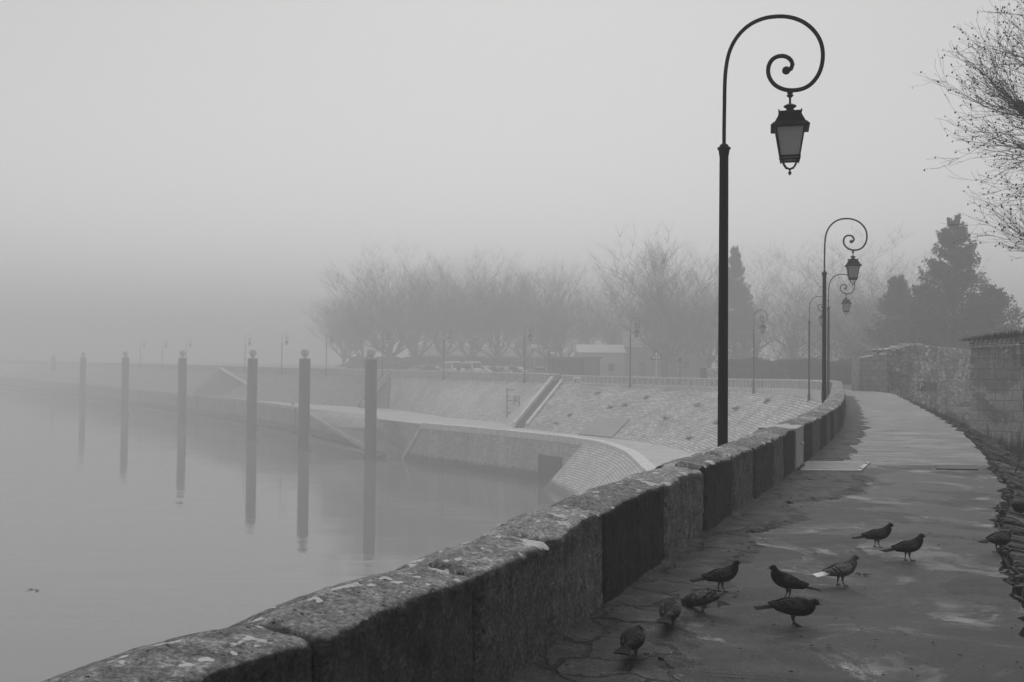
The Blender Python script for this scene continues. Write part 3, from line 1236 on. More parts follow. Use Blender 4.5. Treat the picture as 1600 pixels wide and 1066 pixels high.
# make sure the overhang is on the water side (water lies toward -x / -y of the coping)
mid = 20
wdir = cope.left(cope.len * mid / 150)
if wdir.dot(V((.6, .7, 0))) < 0:
    rings = []
    for i in range(len(cp)):
        s = cope.len * i / 150
        w_ = -cope.left(s)
        p = cp[i]
        rings.append([V((p.x, p.y, 0)) + w_ * k + V((0, 0, z)) for k, z in ((-.14, AZ - .42), (-.14, AZ + .16), (.75, AZ + .16), (.75, AZ - .1))])
mb = MB()
mb.loft(rings, True, True, True)
e1 = V((e0.x - 3.0, e0.y + 7.2, AZ - 4.4))
mb.loft([[V((e0.x, e0.y, AZ - .35)), V((e0.x - .1, e0.y - .3, AZ - .3)), V((e0.x - .1, e0.y - .3, AZ + .15)), V((e0.x + .7, e0.y + .3, AZ + .16))],
         [e1 + V((0, 0, -.4)), e1 + V((-.1, -.4, -.4)), e1 + V((-.1, -.4, .2)), e1 + V((.7, .4, .2))]], True, True, True)
mb.build('coping', MCOPING, basin)

# sluice gate in the basin wall
a = pz(842, 712, -7.1); 
def wall_pt(px):
    best = min(cp[:iJ + 8], key=lambda p: abs(proj(V((p.x, p.y, -6.5)))[0] - px))
    return best
ga, gb = wall_pt(841.5), wall_pt(879)
d = (gb - ga).normalized(); nn = V((d.y, -d.x, 0))
if nn.y > 0:
    nn = -nn
sl = empty('sluice_gate', (0, 0, 0), 0, 'dark steel sluice gate set in the basin wall at the waterline', 'sluice gate')
mb = MB()
c = (ga + gb) / 2
wd = (gb - ga).length
mt = Matrix((d, nn, V((0, 0, 1)))).transposed()
mb.box(V((c.x, c.y, -8.35)) + nn * .1, (wd, 0.25, 3.0), mat=mt)
mb.build('gate_leaf', MBLACK, sl)
for k in (-1, 1):
    mb = MB()
    mb.box(V((c.x, c.y, -8.35)) + nn * .13 + d * k * (wd / 2), (.12, 0.36, 3.1), mat=mt)
    mb.build('guide_rail', MSTEEL_D, sl)

# slipway
mb = MB()
L0, L1 = V((-30, 143, AZ)), V((-13.9, 113.0, -9.5))
RE = [V((-16.6, 126, AZ)), V((-16.0, 121.5, -5.4)), V((-15.1, 116.8, -6.2)), V((-13.4, 115.6, -7.3)), V((-12.0, 114.9, -8.4)), V((-11.9, 114.2, -9.6))]
rows = []
for i in range(26):
    t = i / 25
    k = min(4.999, t * 5)
    r_ = RE[int(k)].lerp(RE[int(k) + 1], k - int(k))
    rows.append([L0.lerp(L1, t).lerp(r_, j / 8) for j in range(9)])
mb.grid(rows)
struct(mb.build('slipway', MRAMP))
mb = MB()
TE = [V((-16.6, 126, AZ + .02)), V((-15.9, 121.5, AZ + .02)), V((-15.2, 117, AZ + .02)), V((-12.9, 113.4, AZ + .02)), V((-11.0, 110.6, AZ + .02)), V((-9.3, 108, AZ + .02))]
rows, uvs = [], []
for i in range(26):
    k = min(4.999, i / 5)
    a_ = TE[int(k)].lerp(TE[int(k) + 1], k - int(k)); b2 = RE[int(k)].lerp(RE[int(k) + 1], k - int(k))
    rows.append([a_.lerp(b2, j / 6) for j in range(7)]); uvs.append([(i * .6, j * .4) for j in range(7)])
mb.grid(rows, uvs)
mb.build('ramp_side', MBASIN, basin)

# left quay wall
lwall = empty('river_quay_wall', (0, 0, 0), 0, 'long low block quay wall receding left behind the mooring piles', 'quay wall')
lc = Curve2([(-13.9, 113.2)] + [(-22, 128.1)] + lw, 1.0)
rows, uvs = [], []
n = 160
sL = None
for i in range(n + 1):
    s = lc.len * (i / n) ** 1.4
    p = lc.at(s)
    zt = AZ if p.y > 142 else AZ - 4.1 * (142 - p.y) / 28.8
    dn = [zt, zt - (zt + 8.4) * .33, zt - (zt + 8.4) * .66, min(zt - .02, -8.4)]
    base = V((p.x, p.y, 0))
    rows.append([V((p.x, p.y, z)) for z in dn])
    uvs.append([(s, -z) for z in dn])
mb = MB()
mb.grid(rows, uvs)
mb.f = [tuple(reversed(f)) for f in mb.f]
mb.build('wall_face', brick_uv('river_block_wall', 0.3, 0.4, 0.18, 0.6, 0.25, 0.025, 0.45, wet_z=-7.4), lwall)
mb = MB()
rings, rings2 = [], []
for i in range(n + 1):
    s = lc.len * (i / n) ** 1.4
    p = lc.at(s)
    w_ = lc.left(s)
    if w_.x > 0:
        w_ = -w_
    zt = AZ if p.y > 142 else AZ - 4.1 * (142 - p.y) / 28.8
    rings.append([V((p.x, p.y, 0)) + w_ * k + V((0, 0, zt + z)) for k, z in ((.12, -.3), (.12, .14), (-.6, .14), (-.6, -.2))])
    rings2.append([V((p.x, p.y, 0)) + w_ * k + V((0, 0, z)) for k, z in ((1.3, -9.6), (1.15, -8.95), (-.1, -8.7), (-.3, -9.6))])
mb.loft(rings, True, True, True)
mb.build('coping', MCOP2, lwall)
mb = MB()
mb.loft(rings2, True, True, True)
mb.build('footing_ledge', simple('wet_footing_stone', 0.05, 0.6, 0.4, 1.0), lwall)

# ladders on the quay walls
def ladder(px, curve, ztop_, zbot, label, slant=0.0, w=.45):
    best = min([curve.at(curve.len * i / 1500) for i in range(1500)], key=lambda p: abs(proj(V((p.x, p.y, -6)))[0] - px) + (0 if p.y > 88 else 99))
    t = empty('wall_ladder', (best.x, best.y, zbot), 0, label, 'ladder', 'steel ladders on the quay walls')
    nn = V((-.75, -.66, 0)); dd = V((.66, -.75, 0))
    for sg in (-1, 1):
        mb = MB()
        mb.tube([nn * .25 + dd * sg * w / 2 + V((slant, 0, 0)), nn * .25 + dd * sg * w / 2 + V((0, 0, ztop_ - zbot))], 0.05, 6)
        mb.build('side_rail', MSTEEL_D, t)
    k = .3
    while k < ztop_ - zbot:
        mb = MB()
        mb.tube([nn * .25 - dd * w / 2 + V((0, 0, k)), nn * .25 + dd * w / 2 + V((0, 0, k))], 0.025, 5)
        mb.build('rung', MSTEEL_D, t)
        k += .35


ladder(463, lc, AZ, -9.3, 'dark steel ladder on the river wall just left of the second nearest pile')
ladder(309, lc, AZ, -9.3, 'faint steel ladder on the river wall right of the fourth pile')

# ------------------------------------------------------------------ water
mb = MB()
mb.quad((-900, -60, WZ), (30, -60, WZ), (30, 1200, WZ), (-900, 1200, WZ))
struct(mb.build('water', MWATER))
mb = MB()
mb.quad((-900, -60, WZ - 3), (60, -60, WZ - 3), (60, 1200, WZ - 3), (-900, 1200, WZ - 3))
struct(mb.build('river_bed', MEARTH))

# ------------------------------------------------------------------ ramp and mound on the left bank
mb = MB()
def bp(px, py, Y):
    return py_(px, py, Y)
a0, a1, a2 = bp(298, 616, 190), bp(344, 577, 196), bp(424, 625, 165)
mb.add([a0, a1, a2, a0 + V((6, 10, 0)), a1 + V((7, 6, 0)), a2 + V((6, 5, 0))], [(0, 2, 1), (0, 1, 4, 3), (1, 2, 5, 4), (3, 4, 5)])
o = mb.build('ramp_wall', simple('mossy_ramp_wall', 0.12, 0.9, 0.3, 0.8))
tag(o, 'triangular ramp wall with a pale edge on the far left bank', 'ramp wall')
mb = MB()
mb.loft([[a1 + V((0, -.4, -.2)), a1 + V((.4, -.3, -.2)), a1 + V((.5, -.3, .3)), a1 + V((-.3, -.4, .3))], [a2 + V((0, -.4, -.2)), a2 + V((.4, -.3, -.2)), a2 + V((.5, -.3, .3)), a2 + V((-.3, -.4, .3))]], True, True, True)
mb.build('coping', MCOP2, o)

# ------------------------------------------------------------------ railing wall and masonry parapet beyond
S_R0, S_R1 = S62, s_at_y(111.2)
S_M0 = s_at_y(112.4)
rail = empty('concrete_railing', (0, 0, 0), 0, 'pale panelled railing along the top of the curved embankment', 'railing')


def band(s0, s1, o0, o1, z0, z1, ds=0.8):
    rings = []
    s = s0
    while True:
        rings.append([P_off(s, o0, z0(s)), P_off(s, o0, z1(s)), P_off(s, o1, z1(s)), P_off(s, o1, z0(s))])
        if s >= s1:
            break
        s = min(s1, s + ds)
    mb = MB()
    mb.loft(rings, True, True, True)
    return mb


band(S_R0, S_R1, 0.55, 0.02, lambda s: ledge_z(s) - .6, lambda s: zpath(s) + .02).build('plinth', MRAIL, rail)
band(S_R0, S_R1, 0.42, 0.30, lambda s: zpath(s) + .02, lambda s: ztop(s) - .06).build('infill_panel', MRAILD, rail)
band(S_R0, S_R1, 0.47, 0.25, lambda s: ztop(s) - .06, lambda s: ztop(s) + .01).build('top_rail', MWHITE, rail)
s = S_R0 + .1
while s < S_R1:
    p = P_off(s, .37, (zpath(s) + ztop(s)) / 2)
    t = C.tan(s)
    mb = MB()
    mb.box(p, (0.11, 0.2, ztop(s) - zpath(s) - .004), rz=atan2(t.y, t.x))
    mb.build('post', MRAIL, rail)
    s += 0.74
mpar = empty('masonry_parapet', (0, 0, 0), 0, 'low masonry parapet along the street in front of the parked vans', 'parapet')
band(S_M0, C.len - 5, 0.52, 0.05, lambda s: ledge_z(s) - .5, lambda s: ztop(s) - .02, 2).build('wall', MPARA, mpar)
band(S_M0, C.len - 5, 0.6, 0.0, lambda s: ztop(s) - .02, lambda s: ztop(s) + .1, 2).build('coping', MCOPING, mpar)
s = S_M0 + 1
while s < s_at_y(200):
    p = P_off(s, .58, ledge_z(s) - .05)
    t = C.tan(s)
    mb = MB()
    mb.box(p, (1.1, 0.3, .14), rz=atan2(t.y, t.x))
    mb.build('drain_block', MPARA, mpar)
    s += 2.6

# ------------------------------------------------------------------ street lamps
ZX, ZY = 1 / 3.555 / 122, 1 / 3.555 / 122
SPIRAL = [(180, 815), (180, 700), (181, 600), (182, 500), (184, 430), (190, 365), (201, 305), (221, 248), (250, 198), (290, 152), (340, 115), (400, 89), (460, 78),
          (520, 77), (580, 90), (632, 117), (675, 160), (705, 213), (719, 270), (719, 330), (706, 385), (681, 430), (646, 464), (602, 485), (555, 491), (510, 486),
          (467, 466), (438, 433), (425, 395), (428, 355), (447, 320), (480, 301), (515, 300), (545, 317), (558, 345), (550, 370), (532, 381)]


def zz(Y, X=180):
    return EYE + (568 - Y / 3.555) / (122 + 3.0 * min(1.3, max(0, (X - 180) / 365))) + 0.9       # relative to the lamp's foot at z=-.9


def xx(X):
    return (X - 180) * ZX * 0.975


def make_lamp():
    t = empty('street_lamp', (0, 0, 0))
    # mast
    mb = MB()
    zc = zz(822)
    prof = [(0.13, 0), (0.13, .12), (0.10, .16), (0.092, .5), (0.075, .56), (0.068, .8), (0.066, 2.0), (0.058, zc - .06)]
    mb.lathe(prof, 8, rot=pi / 8)
    mb.build('mast', MIRON, t)
    mb = MB()
    mb.lathe([(0.06, zc - .1), (0.066, zc - .06), (0.072, zc - .02), (0.085, zc - .012), (0.085, zc + .01), (0.06, zc + .018), (0.055, zc + .04), (0.03, zc + .06)], 12)
    mb.build('collar', MIRON, t)
    pts = catmull([V((xx(a), 0, zz(b, a))) for a, b in SPIRAL], 0.02)[::2]
    n = len(pts)
    rad = [0.0235 + 0.004 * (i / n) for i in range(n)]
    mb = MB()
    mb.tube(pts, rad, 10)
    mb.build('scroll_arm', MIRON, t, smooth=True)
    mb = MB()
    mb.ball(V((xx(524), 0, zz(380, 524))), 0.053, 14, 8, (1, .7, 1))
    mb.build('scroll_end', MIRON, t, smooth=True)
    # lantern
    K = 1 / 866.0
    def lz(Y):
        return EYE + (568 - (140 + Y / 7.1)) / 125 + 0.9
    lx = xx(545)
    lan = empty('lantern', (lx, 0, 0))
    lan.parent = t
    th = radians(21 - 14)
    rot = Matrix.Rotation(-radians(0), 3, 'Z')
    lan.rotation_euler = (0, 0, radians(7))
    def sq(a, z):
        return [V((-a, -a, z)), V((a, -a, z)), V((a, a, z)), V((-a, a, z))]
    mb = MB()
    mb.lathe([(.034, lz(-12)), (.034, lz(28)), (.018, lz(32)), (.018, lz(38)), (.042, lz(42)), (.042, lz(52)), (.02, lz(68)), (.014, lz(75)), (.014, lz(140))], 12)
    mb.box(V((0, 0, lz(-2))), (.07, .07, .055))
    mb.build('hanger', MIRON, lan)
    mb = MB()
    mb.lathe([(.02, lz(138)), (.05, lz(148)), (.079, lz(163)), (.079, lz(172)), (.045, lz(192)), (.045, lz(206)), (.085, lz(228)), (.13, lz(246))], 16)
    mb.build('chimney', MIRON, lan, smooth=30)
    mb = MB()
    mb.loft([sq(.135, lz(238)), sq(.142, lz(245)), sq(.142, lz(256)), sq(.128, lz(262)), sq(.185, lz(366)), sq(.20, lz(374)), sq(.236, lz(410)), sq(.23, lz(420)), sq(.17, lz(400))], True, True, True)
    for sx in (-1, 1):
        for sy in (-1, 1):
            mb.tube([V((sx * .136, sy * .136, lz(246))), V((sx * .136, sy * .136, lz(222)))], [.012, .006], 5)
    mb.build('roof', MIRON, lan)
    # frame bars
    at, ab = .176, .11
    mb = MB()
    for sx in (-1, 1):
        for sy in (-1, 1):
            mb.tube([V((sx * at, sy * at, lz(400))), V((sx * ab, sy * ab, lz(765))), V((sx * ab * .97, sy * ab * .97, lz(790)))], [.0145, .0125, .008], 4)
    for a, z in ((at - .004, lz(412)), (ab + .008, lz(738)), (ab, lz(768))):
        for i in range(4):
            c = sq(a, z)
            mb.tube([c[i], c[(i + 1) % 4]], .013, 4)
    mb.build('frame', MIRON, lan)
    def face(z):
        return at + (ab - at) * (lz(400) - z) / (lz(400) - lz(765)) - .006
    for i in range(4):
        mb = MB()
        c0 = sq(face(lz(404)), lz(404)); c1 = sq(face(lz(762)), lz(762))
        j = (i + 1) % 4
        nin = -(c0[i] + c0[j]) / 2; nin.z = 0; nin.normalize(); nin *= .004
        fo = [c0[i], c0[j], c1[j], c1[i]]
        mb.loft([fo, [p + nin for p in fo]], True, True, True)
        mb.build('glass_pane', MFROST, lan)
    mb = MB()
    for sx, sy in ((-1, -1), (1, -1), (1, 1), (-1, 1)):
        mb.tube([V((sx * .09, sy * .09, lz(768))), V((sx * .075, sy * .075, lz(810))), V((sx * .045, sy * .045, lz(855))), V((0, 0, lz(868)))], .0085, 5)
    mb.lathe([(.012, lz(862)), (.022, lz(872)), (.009, lz(885)), (.009, lz(893)), (.022, lz(908)), (.02, lz(920)), (.004, lz(940))], 10)
    mb.build('base_cage', MIRON, lan)
    return t


MFROST, nt, b = nodes('frosted_glass')
b.inputs['Base Color'].default_value = g3(0.55)
b.inputs['Roughness'].default_value = 0.6
out = nt.nodes['Material Output']
tr = nt.nodes.new('ShaderNodeBsdfTranslucent'); tr.inputs[0].default_value = g3(0.6)
mx = nt.nodes.new('ShaderNodeMixShader'); mx.inputs[0].default_value = 0.55
L(nt, b.outputs[0], mx.inputs[1]); L(nt, tr.outputs[0], mx.inputs[2]); L(nt, mx.outputs[0], out.inputs['Surface'])

lamp0 = make_lamp()
LAMPS = [(1130, 13.1, -21, 'nearest tall black scroll street lamp, rising behind the parapet above the pigeons'),
         (1288, 31.0, -20, 'second street lamp from the front, crossing the lantern of the one behind'),
         (1294.5, 50.0, -16, 'third street lamp, its scroll arm partly behind the second lamp'),
         (1264.5, 66.5, -10, 'fourth street lamp, its lantern hidden behind the second lamp post'),
         (1178, 85.5, 14, 'small hazy street lamp just right of the nearest lamp post'),
         (985, 103.5, 35, 'hazy street lamp on the embankment in front of the big bare tree'),
         (820, 120, 35, 'hazy street lamp at the right end of the row of parked cars'),
         (694, 134, 35, 'hazy street lamp beside the parked pale van'),
         (598, 150, 35, 'faint street lamp hidden partly by the nearest mooring pile'),
         (510, 163, 35, 'faint street lamp between the two nearest mooring piles'),
         (441, 172, 35, 'faint street lamp with visible scroll left of the second pile'),
         (383.5, 188, 35, 'very faint street lamp just left of the third pile'),
         (291, 222, 35, 'almost vanished street lamp behind the fourth pile'),
         (254, 237, 35, 'almost vanished street lamp right of the fifth pile'),
         (220, 252, 35, 'leftmost street lamp, barely visible in the fog')]
for i, (px, Y, rz, lab) in enumerate(LAMPS):
    o = lamp0 if i == 0 else copy_tree(lamp0)
    X = (px - 800) / 1600 * Y
    if i > 3:
        # stand it just outside the wall line at this bearing
        best = None
        s = s_at_y(60)
        while s < C.len - 3:
            q = C.at(s) + C.left(s) * .78
            e = abs(q.x / q.y - (px - 800) / 1600)
            if abs(q.y - Y) < 25 and (best is None or e < best[0]):
                best = (e, q)
            s += .2
        X, Y = best[1].x, best[1].y
    o.location = (X, Y, -0.9)
    o.rotation_euler = (0, 0, radians(rz))
    tag(o, lab, 'street lamp', 'scroll street lamps along the quay')
    # iron base bracket joins it to the wall
    ns = min(range(len(C.p)), key=lambda k: (C.p[k] - V((X, Y, 0))).length)

# ------------------------------------------------------------------ mooring piles
PILES = [(581, 113.6, 'nearest mooring pile, dark steel tube with a pale ball on top'),
         (476.5, 122.5, 'second nearest mooring pile, its ball top darkly rimmed'),
         (394.5, 136.5, 'third mooring pile from the right, ball on top, in mid fog'),
         (286.5, 166, 'fourth mooring pile from the right, hazy with a pale ball'),
         (197, 194, 'fifth mooring pile from the right, faint in the fog'),
         (130, 232, 'sixth mooring pile from the right, very faint in the fog'),
         (84, 330, 'leftmost mooring pile, almost lost in the fog')]
def make_pile():
    t = empty('mooring_pile', (0, 0, 0))
    mb = MB()
    h = 1.72 - WZ + 3
    mb.lathe([(.66, 0), (.66, h - .02), (.63, h)], 28)
    mb.build('tube', MPILE, t, smooth=40)
    mb = MB()
    for k in range(4):
        a = k * pi / 2 + .5
        mb.tube([V((.3 * cos(a), .3 * sin(a), h)), V((.3 * cos(a), .3 * sin(a), h + .5))], .03, 5)
    mb.lathe([(.16, h), (.16, h + .3), (.34, h + .42), (.3, h + .46)], 12)
    mb.build('ball_seat', MBALL, t)
    mb = MB()
    mb.ball(V((0, 0, h + .75)), .5, 20, 14)
    mb.build('ball', MBALL, t, smooth=True)
    mb = MB()
    mb.lathe([(.68, 3 - .25), (.86, 3 - .2), (.9, 3.0), (.86, 3.2), (.68, 3.25)], 24)
    mb.build('floating_ring', MPILE, t, smooth=True)
    return t
p0 = make_pile()
for i, (px, Y, lab) in enumerate(PILES):
    o = p0 if i == 0 else copy_tree(p0)
    q = pz(px, 560 + 17280 / Y if False else 700, WZ)
    X = (px - 800) / 1600 * Y
    o.location = (X, Y, WZ - 3)
    o.rotation_euler = ((.006, -.004, .005, -.006, .003, -.004, .002)[i], (-.003, .005, -.004, .003, .004, -.003, .002)[i], i * .9)
    tag(o, lab, 'mooring pile', 'mooring piles standing in the river')

# ------------------------------------------------------------------ trees
def tree_mesh(seed, H=16, trunk_h=3.5, trunk_r=.42, limbs=6, spread=.9, levels=4, kids=(4, 5, 5, 5), lr=.62, upw=.35, twig_r=.02, first=.3, droop=0.0):
    """returns (trunk+limb builder, twig builder) for a bare tree at the origin"""
    rng = random.Random(seed)
    T, W = MB(), MB()

    def branch(p, d, ln, r, lev):
        segs = 4 if lev < 2 else 3
        pts = [p.copy()]
        rads = [r]
        for k in range(segs):
            j = .22 if lev < 2 else .3
            d = (d + V((rng.uniform(-j, j), rng.uniform(-j, j), rng.uniform(-j * .6, j) + upw * .22 - droop * lev * .1))).normalized()
            p = p + d * (ln / segs)
            pts.append(p.copy())
            rads.append(max(twig_r * .7, r * (1 - .55 * (k + 1) / segs)))
        (T if lev < 2 else W).tube(pts, rads, 6 if lev < 1 else 4 if lev < 2 else 3, False)
        if lev >= levels:
            return
        nk = kids[min(lev, len(kids) - 1)]
        for k in range(nk):
            t = first + (1 - first) * (k + rng.random()) / nk
            i = min(segs - 1, int(t * segs))
            q = pts[i].lerp(pts[i + 1], t * segs - i)
            a = rng.uniform(0, 2 * pi)
            dd = (pts[i + 1] - pts[i]).normalized()
            o1 = dd.orthogonal().normalized(); o2 = dd.cross(o1)
            side = (o1 * cos(a) + o2 * sin(a))
            ang = rng.uniform(.35, .85)
            nd = (dd * cos(ang) + side * sin(ang) + V((0, 0, upw * .5))).normalized()
            rr = rads[i] * rng.uniform(.5, .68)
            branch(q, nd, ln * rng.uniform(lr * .8, lr * 1.12), max(twig_r, rr), lev + 1)
        branch(pts[-1], d, ln * lr, rads[-1], lev + 1)

    T.tube([V((0, 0, -.8)), V((0, 0, .2)), V((rng.uniform(-.1, .1), rng.uniform(-.1, .1), trunk_h))], [trunk_r * 1.35, trunk_r, trunk_r * .85], 9, False)
    for k in range(limbs):
        a = 2 * pi * (k + rng.uniform(-.25, .25)) / limbs
        e = rng.uniform(.35, .95) * spread
        d = V((cos(a) * e, sin(a) * e, 1 - .25 * e)).normalized()
        branch(V((0, 0, trunk_h - .1)), d, H * rng.uniform(.30, .38), trunk_r * rng.uniform(.42, .6), 0)
    if True:
        branch(V((0, 0, trunk_h - .1)), V((.05, 0, 1)), H * .34, trunk_r * .6, 0)
    return T, W


def make_tree_proto(seed, **kw):
    T, W = tree_mesh(seed, **kw)
    t = empty('bare_tree', (0, 0, -50))
    T.build('trunk', MBARK, t)
    W.build('crown', MTWIG, t)
    return t


def plane_mesh(seed, H=18.5, R=7.2, trunk_h=3.0, trunk_r=.45, limbs=7, shoots=9, low=True, sr=.022):
    """old pollarded plane: forked limbs carrying a dome of long upright shoots"""
    rng = random.Random(seed)
    T, W = MB(), MB()

    def bend(p, d, ln, r0, r1, up, segs=5, j=.14, mbx=None, sides=5):
        pts, rad = [p.copy()], [r0]
        d = d.normalized()
        for k in range(segs):
            d = (d + V((rng.uniform(-j, j), rng.uniform(-j, j), rng.uniform(-j, j) + up))).normalized()
            p = p + d * (ln / segs)
            pts.append(p.copy()); rad.append(r0 + (r1 - r0) * (k + 1) / segs)
        mbx.tube(pts, rad, sides, False)
        return pts, d

    def dome(p):
        """height of the crown's outline above this plan position"""
        an = atan2(p.y, p.x)
        q = min(1.0, sqrt(p.x ** 2 + p.y ** 2) / (R * 1.12)) * (1 + .35 * noise.noise(V((cos(an) * 1.6, sin(an) * 1.6, seed * 3.3))))
        q = min(1.0, q)
        return H * (.40 + .60 * sqrt(max(0, 1 - q * q)))

    def shoot(p, d, ln, r, lev):
        pts, d2 = bend(p, d, ln, r, r * .4, .10 if lev == 0 else .05, 5 if lev == 0 else 3, .13 if lev == 0 else .2, W, 3)
        if lev == 2:
            return
        n = int(ln * (1.5 if lev == 0 else 2.2)) + 2
        for k in range(n):
            i = rng.randint(1, len(pts) - 1)
            a = rng.uniform(0, 2 * pi)
            dd = (pts[i] - pts[i - 1]).normalized()
            nd = dd + V((cos(a), sin(a), rng.uniform(-.3, .5))) * rng.uniform(.45, .9)
            shoot(pts[i], nd, max(.4, ln * rng.uniform(.22, .42)) if lev == 0 else ln * rng.uniform(.35, .6), max(.008, r * .5), lev + 1)

    T.tube([V((0, 0, -.8)), V((0, 0, .2)), V((rng.uniform(-.1, .1), 0, trunk_h))], [trunk_r * 1.4, trunk_r, trunk_r * .95], 9, False)
    for k in range(limbs + 2):
        a = 2 * pi * (k + rng.uniform(-.3, .3)) / limbs
        inner = k >= limbs
        tilt = rng.uniform(.15, .4) if inner else rng.uniform(.75, 1.25)
        d = V((cos(a) * sin(tilt), sin(a) * sin(tilt), cos(tilt)))
        pts, d2 = bend(V((0, 0, trunk_h - .15)), d, rng.uniform(.5, .72) * R, trunk_r * .55, .11, .10, 6, .13, T, 6)
        ends = [(pts[-1], d2)]
        for m_ in range(5):
            i = rng.randint(2, 6)
            b_ = rng.uniform(0, 2 * pi)
            dd = (pts[i] - pts[i - 1]).normalized()
            sub, d3 = bend(pts[i], dd + V((cos(b_), sin(b_), .3)) * .75, rng.uniform(.2, .42) * R, .12, .06, .09, 4, .16, T, 4)
            ends += [(sub[-1], d3), (sub[2], d3)]
        for e, de in ends:
            for q in range(shoots):
                out = V((e.x, e.y, 0)) * (.10 / 1)
                nd = V((rng.gauss(0, .62), rng.gauss(0, .62), 1)) + out * rng.uniform(.4, 1.6)
                if low and rng.random() < .34:
                    nd = V((e.x, e.y, 0)).normalized() * 1.0 + V((rng.gauss(0, .4), rng.gauss(0, .4), rng.uniform(-.1, .6)))
                    ln = rng.uniform(.2, .4) * R
                else:
                    mx = dome(e + nd.normalized() * 4) - e.z
                    ln = max(1.5, mx * rng.uniform(.3, 1.05) * (1 + .4 * noise.noise(V((e.x * .5, e.y * .5, seed)))))
                shoot(e, nd, ln, sr, 0)
    return T, W


def plane_proto(seed, **kw):
    T, W = plane_mesh(seed, **kw)
    t = empty('bare_tree', (0, 0, -50))
    T.build('trunk', MBARK, t)
    W.build('crown', MTWIG, t)
    return t


protos = [plane_proto(1, H=18.0, R=7.6, limbs=6, shoots=2),
          plane_proto(2, H=19.5, R=6.2, limbs=5, shoots=2),
          plane_proto(3, H=18.5, R=3.6, trunk_h=5.0, trunk_r=.26, limbs=3, shoots=1, low=False),
          plane_proto(14, H=18.0, R=7.8, limbs=7, shoots=1, trunk_r=.5, sr=.045)]
used = [False] * 4
TOPS = [362, 400, 398, 418, 455, 384, 400, 392, 408, 396, 405, 418, 425, 440, 418, 378, 405, 385, 380, 480, 402, 485, 396, 356, 400, 490]
TREES = [  # px, Y, proto, scale, rz, label
    (1040, 121, 3, 1.02, 0, 'broad bare plane tree standing alone behind the railing, tallest of the middle'),
    (1052, 133, 1, .85, 2, 'bare tree whose trunk shows just right of the big plane trunk'),
    (610, 150, 3, 1.1, 1, 'bare plane at the left of the row, trunk visible right of the nearest pile'),
    (567, 163, 1, .92, 3, 'leftmost bare plane, its branches arching low over the street'),
    (538, 176, 0, .8, 5, 'bare tree farthest left in the row, faint in the fog'),
    (652, 152, 1, .93, 2, 'bare plane with fan of low forks, left of the pale vans'),
    (694, 160, 0, .92, 4, 'bare plane behind the lamp beside the pale van'),
    (735, 150, 1, .92, 5, 'bare plane directly behind the pale vans'),
    (775, 147, 0, .88, .6, 'bare plane right of the vans in the dense row'),
    (822, 158, 1, .98, 1.5, 'bare plane behind the lamp at the end of the cars'),
    (857, 150, 3, .85, 2.5, 'bare plane left above the dark shed'),
    (877, 140, 1, .82, 3.5, 'bare plane with forked crown above the dark shed roof'),
    (921, 138, 2, .80, 1.2, 'slim bare tree above the right part of the shed'),
    (952, 133, 2, .72, 4.2, 'small thin bare tree in front of the white house'),
    (990, 150, 1, .85, .4, 'bare tree behind the lamp on the embankment'),
    (1092, 140, 2, .85, 3.1, 'bare tree just left of the nearest lamp post'),
    (1108, 128, 1, .72, 5.1, 'bare tree peeping past the nearest lamp post'),
    (1183, 125, 2, .98, 0.3, 'upright bare tree right of the nearest lamp post'),
    (1237, 118, 2, 1.0, 2.2, 'tall upright bare tree between the lamps'),
    (1246, 108, 3, .62, 1.1, 'wide low bare tree behind the hedge between the lamps'),
    (1285, 125, 2, 1.0, 3.9, 'bare tree behind the second lamp post'),
    (1325, 92, 3, .55, 4.4, 'low bare tree leaning by the iron fence'),
    (1335, 118, 1, .9, .9, 'bare tree behind the lantern of the third lamp'),
    (1372, 112, 2, 1.12, 5.5, 'tall bare tree left of the big conifer'),
    (1412, 122, 1, .95, 2.9, 'bare tree showing just behind the left of the big conifer'),
    (1590, 110, 2, .55, 2.0, 'faint low bare tree at the right edge beyond the wall')]
PH = []
for p_ in protos:
    zs = sorted(v.co.z for ch in p_.children for v in ch.data.vertices)
    PH.append(zs[int(len(zs) * .9985)])
for (px, Y, k, sc, rz, lab), tp in zip(TREES, TOPS):
    Y *= 1.22
    sc *= 1.22
    if used[k]:
        o = copy_tree(protos[k])
    else:
        o = protos[k]; used[k] = True
    o.location = ((px - 800) / 1600 * Y, Y, -.55)
    o.rotation_euler = (0, 0, rz)
    hz_ = (py_(px, tp, Y).z + .55) / PH[k]
    o.scale = (sc * .96, sc * .96, hz_)
    tag(o, lab, 'bare tree', 'bare trees beyond the quay')

